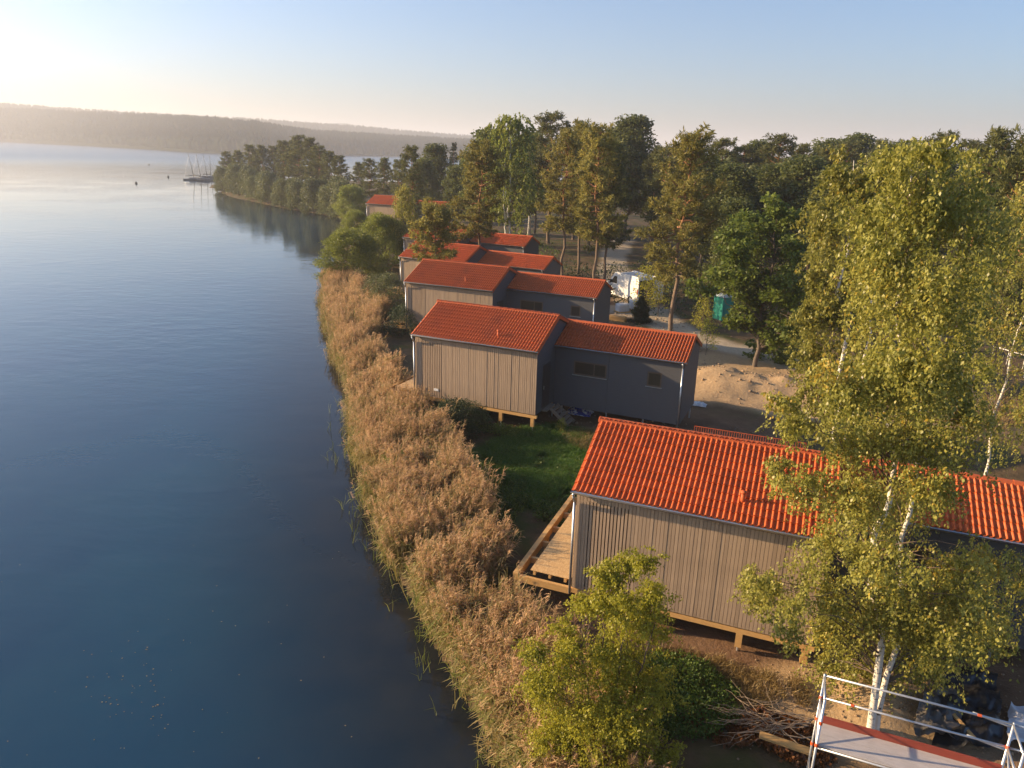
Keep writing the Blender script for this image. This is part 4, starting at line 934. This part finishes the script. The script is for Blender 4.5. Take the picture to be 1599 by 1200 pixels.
for x in (0, BL):
    for y in (0, -Wd): standard(x, y, TR+.03 if y == 0 else TR+.02)
    for zz in (TR-.02, TR-.5, TR-1.03, TR-2.0): MB().tube((x, 0, zz), (x, -Wd, zz), .021, 8).build('transom', M['steel'], sc, True)
    MB().tube((x, 0, TR-.5), (x, -Wd, TR-1.0), .018, 8).build('diagonal', M['steel'], sc, True)
for y in (0.0,):
    for zz in (TR, TR-.5):
        r_ = MB().tube((0, y, zz), (BL, y, zz), .021, 8).build('guard_rail', M['steel'], sc, True)
        for f in ((.18, .0) if zz < TR else (.83,)):
            if f: MB().tube((BL*f-.03, y, zz), (BL*f+.03, y, zz), .027, 8).build('clip', M['orange'], r_)
MB().tube((0, -Wd, TR-1.06), (BL, -Wd, TR-1.06), .021, 8).build('ledger', M['steel'], sc, True)
MB().box(.03, BL-.03, -.085, -.055, TR-1.0, TR-.85).build('toe_board', M['redboard'], sc)
for k in range(2): MB().box(.03, BL-.03, -.395-.31*k+.0, -.09-.31*k, TR-1.045, TR-1.0).build('deck_plank', M['deckply'], sc)
# the next bay, seen end on past the right frame
for y in (0, -Wd): MB().tube((BL+2.5, y, g0), (BL+2.5, y, TR), .024, 8).build('standard', M['steel'], sc, True)
for zz in (TR-.03, TR-.53): MB().tube((BL, 0.03, zz), (BL+2.5, .03, zz), .021, 8).build('guard_rail', M['steel'], sc, True)
for zz in (TR-.12, TR-.62): MB().tube((BL-.62, .06, zz+.1), (BL+.05, .06, zz), .021, 8).build('guard_rail', M['steel'], sc, True)
MB().box(BL+.03, BL+2.47, -.70, -.09, TR-1.045, TR-1.0).build('deck_plank', M['deckply'], sc)
for y in (0, -Wd): MB().tube((0, y, g0+.4), (BL, y, TR-1.4), .018, 8).build('brace', M['steel'], sc, True)

def sheet(name, pts, seed, m, label, cat, hgt=.12, n=34):
    """crumpled sheet over the ground inside a four cornered outline"""
    a, b, c, d = [np.array(q[:2]) for q in pts]; u = np.linspace(0, 1, n); U, V = np.meshgrid(u, u)
    P_ = (a*(1-U[..., None])+b*U[..., None])*(1-V[..., None])+(d*(1-U[..., None])+c*U[..., None])*V[..., None]
    x, y = P_[..., 0].ravel(), P_[..., 1].ravel(); x = x+.25*(fbm(x*3, y*3, 1.5, seed)-.5); y = y+.25*(fbm(x*3, y*3, 1.5, seed+7)-.5)
    fold = np.abs(fbm(x, y, .7, seed+2)-.5)*2
    z = ground_h(x, y)+.03+hgt*(fbm(x, y, .9, seed+1))+hgt*1.1*(1-fold)**3
    return tag(link(name, mesh_np(name, np.stack([x, y, z], 1), [grid_faces(n, n)], True, None, [m])), label, cat)
sheet('black_tarpaulin', [unp(*q) for q in [(1452,1180),(1560,1180),(1552,1062),(1470,1058)]], 3, M['black'], 'crumpled black tarpaulin spread on the earth behind the scaffold', 'tarpaulin', .25)
M['greysheet'] = mat('dusty_sheet', (.13,.115,.10), (.06,.055,.05), .6, 3)
sheet('dusty_plastic_sheet', [unp(*q) for q in [(1425,1160),(1500,1172),(1500,1100),(1440,1085)]], 8, M['greysheet'], 'dusty grey plastic sheet lying beside the black tarpaulin', 'sheet', .28)
sheet('pale_sheet', [unp(*q) for q in [(1570,1170),(1640,1170),(1640,1105),(1578,1108)]], 12, mat('pale_sheet', (.62,.62,.63), (.5,.5,.52), .5, 4), 'pale plastic sheet beyond the black tarpaulin', 'sheet', .2)
a = unp(1440, 1083); b = unp(1517, 1170)
MB().bar((a[0], a[1], gz(a[0], a[1])+.30), (b[0], b[1], gz(b[0], b[1])+.36), .09, .045).build('loose_plank', M['timber'])
tag(bpy.data.objects['loose_plank'], 'loose yellow plank lying across the dusty plastic sheet', 'plank')
a = unp(1180, 1188); b = unp(1262, 1215)
tag(MB().bar((a[0], a[1], gz(a[0], a[1])+.75), (b[0], b[1], gz(b[0], b[1])+.75), .2, .05).build('timber_board', M['timber']), 'pale timber board lying beside the scaffold foot', 'plank')
# dead branches
rb = np.random.default_rng(5); ln = []
for k in range(16):
    a = np.array(unp(1262+rb.normal()*6, 1150+rb.normal()*12)); e = np.array(unp(1100+rb.random()*70, 1110+rb.random()*75)); a[2] = gz(*a[:2])+.3+.15*rb.random(); e[2] = gz(*e[:2])+.32+.25*rb.random()
    ln.append((curve(rb, a, e, 8, .05), np.linspace(.016, .004, 8)))
    for j in range(3):
        f = rb.uniform(.3, .8); s0 = a+(e-a)*f; ln.append((curve(rb, s0, s0+(e-a)*.3+rb.normal(size=3)*.18, 5, .04), np.linspace(.008, .003, 5)))
tag(link('dead_branches', tubes_mesh('dead_branches', ln, mat('bare_twig', (.34,.25,.17), None, .8), 5)), 'bare pale branches spread over the brown brushwood heap', 'branches')

# ---------------------------------------------------------------- toilet, van, pallets, barrier
q = unp(1128, 503); t = empty('portable_toilet', (q[0]+.1, q[1]+.55, gz(q[0], q[1]+.5)-.02), RAD(28), 'teal green portable toilet standing beside the gravel path', 'toilet')
MB().box(-.56, .56, -.56, .56, 0, .13).build('base', M['ink'], t)
MB().box(-.52, .52, -.52, .52, .132, 2.05).build('cabin', M['teal'], t)
MB().box(-.40, .40, -.545, -.522, .2, 1.95).build('door', M['teal'], t)
for z in (.55, 1.0, 1.45): MB().box(-.535, -.522, -.42, .42, z, z+.05).build('rib', M['teal'], t)
for x in (-.52, .52):
    for y in (-.52, .52): MB().box(x-.04, x+.04, y-.04, y+.04, .134, 2.06).build('corner_profile', M['teal'], t)
MB().add([(-.6,-.6,2.062),(.6,-.6,2.062),(.6,.6,2.062),(-.6,.6,2.062),(-.42,-.42,2.26),(.42,-.42,2.26),(.42,.42,2.26),(-.42,.42,2.26)], [(0,3,2,1),(4,5,6,7),(0,1,5,4),(1,2,6,5),(2,3,7,6),(3,0,4,7)]).build('roof', mat('toilet_roof', (.55,.62,.60), None, .4), t)

def van():
    q = unp(1008, 478); o = empty('delivery_van', (q[0]+.1, q[1]+.6, gz(q[0], q[1])-.02), RAD(117), 'white delivery van with open rear doors and dark lettering, parked behind the pines', 'van')
    # x forward, y left, rear at x = 0; side profile extruded with tumblehome
    prof = [(0,.42),(0,1.3),(.03,2.25),(.14,2.52),(3.3,2.56),(3.75,2.45),(4.45,1.62),(5.25,1.32),(5.5,1.05),(5.52,.45)]
    n = len(prof); side = lambda s: [(x, s*.98, z) for x, z in prof]; m_ = MB()
    m_.add(side(-1)+side(1), [(i, i+1, n+i+1, n+i) for i in range(n-1)]+[tuple(range(n)), tuple(range(2*n-1, n-1, -1)), (0, n, 2*n-1, n-1)])
    bd = m_.build('body', M['van'], o); bv = bd.modifiers.new('bevel', 'BEVEL'); bv.width = .09; bv.segments = 3; bv.limit_method = 'ANGLE'; bv.angle_limit = RAD(40)
    MB().box(-.012, .012, -.80, .80, .62, 2.3).build('cargo_opening', M['black'], o)
    for s in (-1, 1):
        dr = MB().add([(0,0,.55),(-.82,0,.55),(-.82,0,2.2),(0,0,2.34),(0,.05,.55),(-.82,.05,.55),(-.82,.05,2.2),(0,.05,2.34)], [(0,1,2,3),(7,6,5,4),(0,4,5,1),(1,5,6,2),(2,6,7,3),(3,7,4,0)]).build('rear_door', M['van'], o)
        dr.location = (-.02, s*.90, 0); dr.rotation_euler = (0, 0, RAD(-35 if s > 0 else 35)) if True else 0
        MB().box(-.70, -.12, -.012, -.003, 1.45, 2.05).build('door_window', M['glass'], dr)
        for k in range(5): MB().box(-.60, -.22, -.012 if s < 0 else .053, -.003 if s < 0 else .062, .72+k*.15, .80+k*.15).build('lettering', M['ink'], dr)
        MB().box(-.02, .06, s*.985-.05, s*.985+.03, 1.05, 1.5).build('tail_lamp', M['lamp'], o)
        MB().box(4.55, 5.1, s*.985-.012, s*.985+.012, 1.38, 1.40).build('trim', M['ink'], o)
        MB().add([(3.35, s*.985, 1.5), (4.42, s*.985, 1.5), (3.80, s*.985, 2.18), (3.35, s*.985, 2.18), (3.35, s*.95, 1.5), (4.42, s*.95, 1.5), (3.8, s*.95, 2.18), (3.35, s*.95, 2.18)], [(0,1,2,3),(7,6,5,4),(0,4,5,1),(1,5,6,2),(2,6,7,3),(3,7,4,0)]).build('side_window', M['glass'], o)
        MB().box(4.15, 4.28, s*1.10-.09, s*1.10+.09, 1.5, 1.78).build('mirror', M['ink'], o)
        MB().box(5.30, 5.5, s*.72-.16, s*.72+.16, .98, 1.12).build('headlight', M['glass'], o)
        for x in (1.05, 4.55):
            wv = MB().tube((x, s*.78, .36), (x, s*1.005, .36), .36, 20).build('wheel', M['tyre'], o, False)
            MB().tube((x, s*1.006, .36), (x, s*1.018, .36), .21, 16).build('rim', M['steel'], wv)
    w_ = MB().add([(4.44,-.86,1.66),(4.44,.86,1.66),(3.80,.80,2.40),(3.80,-.80,2.40)], [(0,1,2,3)]).build('windscreen', M['glass'], o); w_.location = (.035, 0, .02)
    MB().box(5.44, 5.56, -.95, .95, .40, .62).build('bumper', M['ink'], o); MB().box(-.10, .02, -.95, .95, .40, .55).build('bumper', M['ink'], o)
    return o
van()
q = unp(972, 487)
for k, (dx, dy, hh, lab) in enumerate([(0, 0, .75, 'wrapped pallet load on the path edge near the white van'), (1.3, .9, .95, 'taller plastic wrapped load standing closer to the white van')]):
    x, y = q[0]+dx, q[1]+dy; o = empty('wrapped_pallet', (x, y, gz(x, y)), RAD(20+14*k), lab, 'pallet')
    for yy in (-.4, 0, .4): MB().box(-.6, .6, yy-.06, yy+.06, 0, .10).build('skid', M['timber'], o)
    for xx in np.linspace(-.54, .54, 5): MB().box(xx-.06, xx+.06, -.46, .46, .102, .13).build('board', M['timber'], o)
    n = 14; rg = np.random.default_rng(k); m_ = MB(); V = []
    for z in np.linspace(.132, hh, 6):
        for i in range(20):
            a_ = i/20*6.283; c_, s_ = math.cos(a_), math.sin(a_); r_ = 1/max(abs(c_)**5+abs(s_)**5, 1e-6)**.2
            V.append((c_*r_*.56*(1+rg.normal()*.03), s_*r_*.42*(1+rg.normal()*.03), z+rg.normal()*.012*(z > .2)))
    fs = [(r*20+i, r*20+(i+1) % 20, (r+1)*20+(i+1) % 20, (r+1)*20+i) for r in range(5) for i in range(20)]+[tuple(range(100, 120))]
    m_.add(V, fs).build('wrapping', M['wrap'], o, True)
q = unp(966, 503); o = empty('timber_stack', (q[0]-.1, q[1]+.3, gz(q[0], q[1])), RAD(-20), 'small stack of sawn timber on the ground beside the wrapped pallets', 'timber')
for k in range(9): MB().box(-.7, .7+.1*(k % 2), -.24+(k % 3)*.17, -.09+(k % 3)*.17, .0+(k//3)*.125, .12+(k//3)*.125).build('beam', M['timber'], o)
a = unp(1548, 560); b = unp(1620, 582); dx, dy = b[0]-a[0], b[1]-a[1]
o = empty('metal_barrier', (a[0], a[1], gz(a[0], a[1])), math.atan2(dy, dx), 'white metal barrier rail standing by the road in the wood', 'barrier'); Lb = math.hypot(dx, dy)
MB().tube((0, 0, .95), (Lb, 0, .95), .04, 8).build('rail', M['white'], o, True)
for x in (.05, 1.25, 2.5): MB().tube((x, 0, -.1), (x, 0, .92), .035, 8).build('post', M['white'], o, True)
# ---------------------------------------------------------------- boats and buoys
M['hull'] = mat('hull_grey', (.12,.12,.12), (.2,.2,.2), .4, 2); M['hullw'] = mat('hull_white', (.22,.215,.21), None, .35, 2)
def boat(x, y, rz, label, mat_, tilt, L=6.5, mh=9.0):
    o = empty('sailing_boat', (x, y, 0), rz, label, 'boat', 'boats moored at the headland'); rows = []; n = 9
    for i in range(n):
        t = i/(n-1); bw = 1.05*math.sin(math.pi*(.18+.82*t)**.8)**.7 if t < 1 else .02; xx = -L/2+L*t; sh = .55+.25*t*t
        rows.append([(xx, bw, sh), (xx, bw*.8, .1), (xx, 0, -.25), (xx, -bw*.8, .1), (xx, -bw, sh)])
    V = [p for r in rows for p in r]; fs = [(i*5+j, i*5+j+1, i*5+j+6, i*5+j+5) for i in range(n-1) for j in range(4)]+[(i*5, i*5+5, i*5+9, i*5+4) for i in range(n-1)]+[(4,3,2,1,0)]
    MB().add(V, fs).build('hull', mat_, o, False)
    MB().box(-1.2, 1.2, -.5, .5, .62, 1.0).build('cabin', M['hullw'], o)
    MB().tube((.5, 0, .6), (.5+tilt, 0, mh), .11, 6, .06).build('mast', M['ink'], o, True)
    MB().tube((.45, 0, 1.5), (-2.6, 0, 1.45), .045, 6).build('boom', M['ink'], o, True)
    MB().tube((.4, 0, 1.62), (-2.5, 0, 1.6), .12, 8).build('furled_sail', M['greysheet'], o, True)
    for e in ((-L/2+.2, 0, .6), (L/2-.1, 0, .8), (.4, .9, .6), (.4, -.9, .6)): MB().tube(e, (.5+tilt*.93, 0, mh*.93), .012, 4).build('stay', M['steel'], o)
for k, (px, py, rz, lab, mm, tl) in enumerate([(310,282,.2,'pale hulled sailing boat, outermost at the headland mooring',M['hullw'],-1.3),(321,282,.0,'grey sailing boat moored beside the pale hulled outermost one',M['hull'],-1.0),(331,283,.35,'dark sailing boat moored tight against the headland bushes',M['hull'],-.8),(336,279,.6,'sailing boat behind the dark one, hull half hidden by the headland',M['hull'],.2)]):
    q = unp(px, py, 0); boat(q[0]-2, q[1], rz, lab, mm, tl, mh=9.5 if k < 3 else 8.6)
for px, py, lab in [(233,258,'small dark buoy farthest out on the lake'), (263,277,'dark buoy closest to the moored boats'), (213,287,'tiny dark buoy on open water, the one nearer the reeds')]:
    q = unp(px, py, 0); o = empty('mooring_buoy', q, 0, lab, 'buoy', 'mooring buoys')
    MB().tube((0, 0, -.3), (0, 0, .35), .42, 10).tube((0, 0, .35), (0, 0, .6), .42, 10, .12).build('float', M['ink'], o, True); MB().tube((0, 0, .6), (0, 0, 1.0), .05, 6).build('ring', M['ink'], o)
# floating leaves, green shoots standing in the water
rb = np.random.default_rng(31); x, y = [], []
for k in range(90):
    px, py = (rb.normal(205, 55), rb.normal(1090, 45)) if k < 60 else (rb.uniform(0, 560), rb.uniform(830, 1190)); q = unp(px, min(py, 1195), 0); x.append(q[0]); y.append(q[1])
x, y = np.array(x), np.array(y); k = lake_sd(x, y) < -1; pos = np.stack([x, y, 0*x+.012], 1)[k]
V, Fq, r = leaf_quads(rb, pos, .045, 6., .7); V[:, 2] = np.maximum(V[:, 2], .006)
tag(link('floating_leaves', mesh_np('floating_leaves', V, [Fq], False, {'r': ('FACE', 'FLOAT', r)}, [M['L_dry']])), 'tiny pale leaves floating on the dark lake', 'leaves', kind='stuff')
rb = np.random.default_rng(33); ns = 80; y = rb.uniform(12, 40, ns); o_ = np.argsort([p[1] for p in SH[:11]]); xx = np.interp(y, np.array([p[1] for p in SH[:11]])[o_], np.array([p[0] for p in SH[:11]])[o_])-rb.random(ns)**2*1.3
Vs = []; 
for k in range(3):
    h = rb.uniform(.25, .8, ns); a_ = rb.random(ns)*6.28; s_ = np.stack([np.cos(a_), np.sin(a_), 0*a_], 1)*.011; b_ = np.stack([xx+rb.normal(size=ns)*.06, y+rb.normal(size=ns)*.06, 0*y-.05], 1); m_ = b_+np.stack([rb.normal(size=ns)*.1, rb.normal(size=ns)*.1, h*.7], 1); e_ = m_+np.stack([rb.normal(size=ns)*.15, rb.normal(size=ns)*.15, h*.3], 1)
    Vs += [np.stack([b_-s_, b_+s_, m_+s_, m_-s_], 1), np.stack([m_-s_, m_+s_, e_+s_*.1, e_-s_*.1], 1)]
V = np.concatenate(Vs).reshape(-1, 3); Fq = np.arange(len(V)).reshape(-1, 4)
tag(link('reed_shoots', mesh_np('reed_shoots', V, [Fq], False, {'r': ('FACE', 'FLOAT', rb.random(len(Fq)))}, [M['reed_green']])), 'green reed shoots standing in the shallow water', 'reeds', kind='stuff')
# clods and stones on the bare earth
rb = np.random.default_rng(44); n = 2600; c_ = np.array([(15,43,5,3.5),(20,42,5,3),(8,15.6,2.5,1.2),(11.5,15.6,2,1.5),(5,35,4,1.5),(9,49,4,4),(12,60,5,4)]); k = rb.integers(len(c_), size=n)
x = c_[k, 0]+rb.normal(size=n)*c_[k, 2]*.6; y = c_[k, 1]+rb.normal(size=n)*c_[k, 3]*.6; z = ground_h(x, y); s_ = .02+.07*rb.random(n)**3*np.where(y > 25, 1.6, .8)
oc = np.array([(1,0,0),(0,1,0),(-1,0,0),(0,-1,0),(0,0,1),(0,0,-1)], float); V = (oc[None]*(s_[:, None]*rb.uniform(.6, 1.3, (n, 6)))[:, :, None]*np.array([1, 1, .7])+np.stack([x, y, z+.3*s_], 1)[:, None]).reshape(-1, 3)
fo = np.array([(0,1,4),(1,2,4),(2,3,4),(3,0,4),(1,0,5),(2,1,5),(3,2,5),(0,3,5)]); Fq = (np.arange(n)[:, None, None]*6+fo[None]).reshape(-1, 3)
tag(link('earth_clods', mesh_np('earth_clods', V, [Fq], False, None, [mat('clod', (.24,.16,.095), (.33,.24,.15), .95, 1.5)])), 'scattered clods and stones on the bare sandy earth', 'stones', kind='stuff')
# ---------------------------------------------------------------- haze in the air
hm = bpy.data.materials.new('haze_air'); hm.use_nodes = True; hn = hm.node_tree; hn.nodes.clear()
pv = hn.nodes.new('ShaderNodeVolumePrincipled'); pv.inputs['Color'].default_value = (.88, .90, .95, 1); pv.inputs['Density'].default_value = .00034; pv.inputs['Anisotropy'].default_value = .25
ho = hn.nodes.new('ShaderNodeOutputMaterial'); hn.links.new(pv.outputs[0], ho.inputs['Volume'])
tag(MB().box(-7200, 7200, -1000, 7700, -5, 150).build('haze', hm), 'pale morning haze over the lake and the far hills', 'haze', kind='stuff')
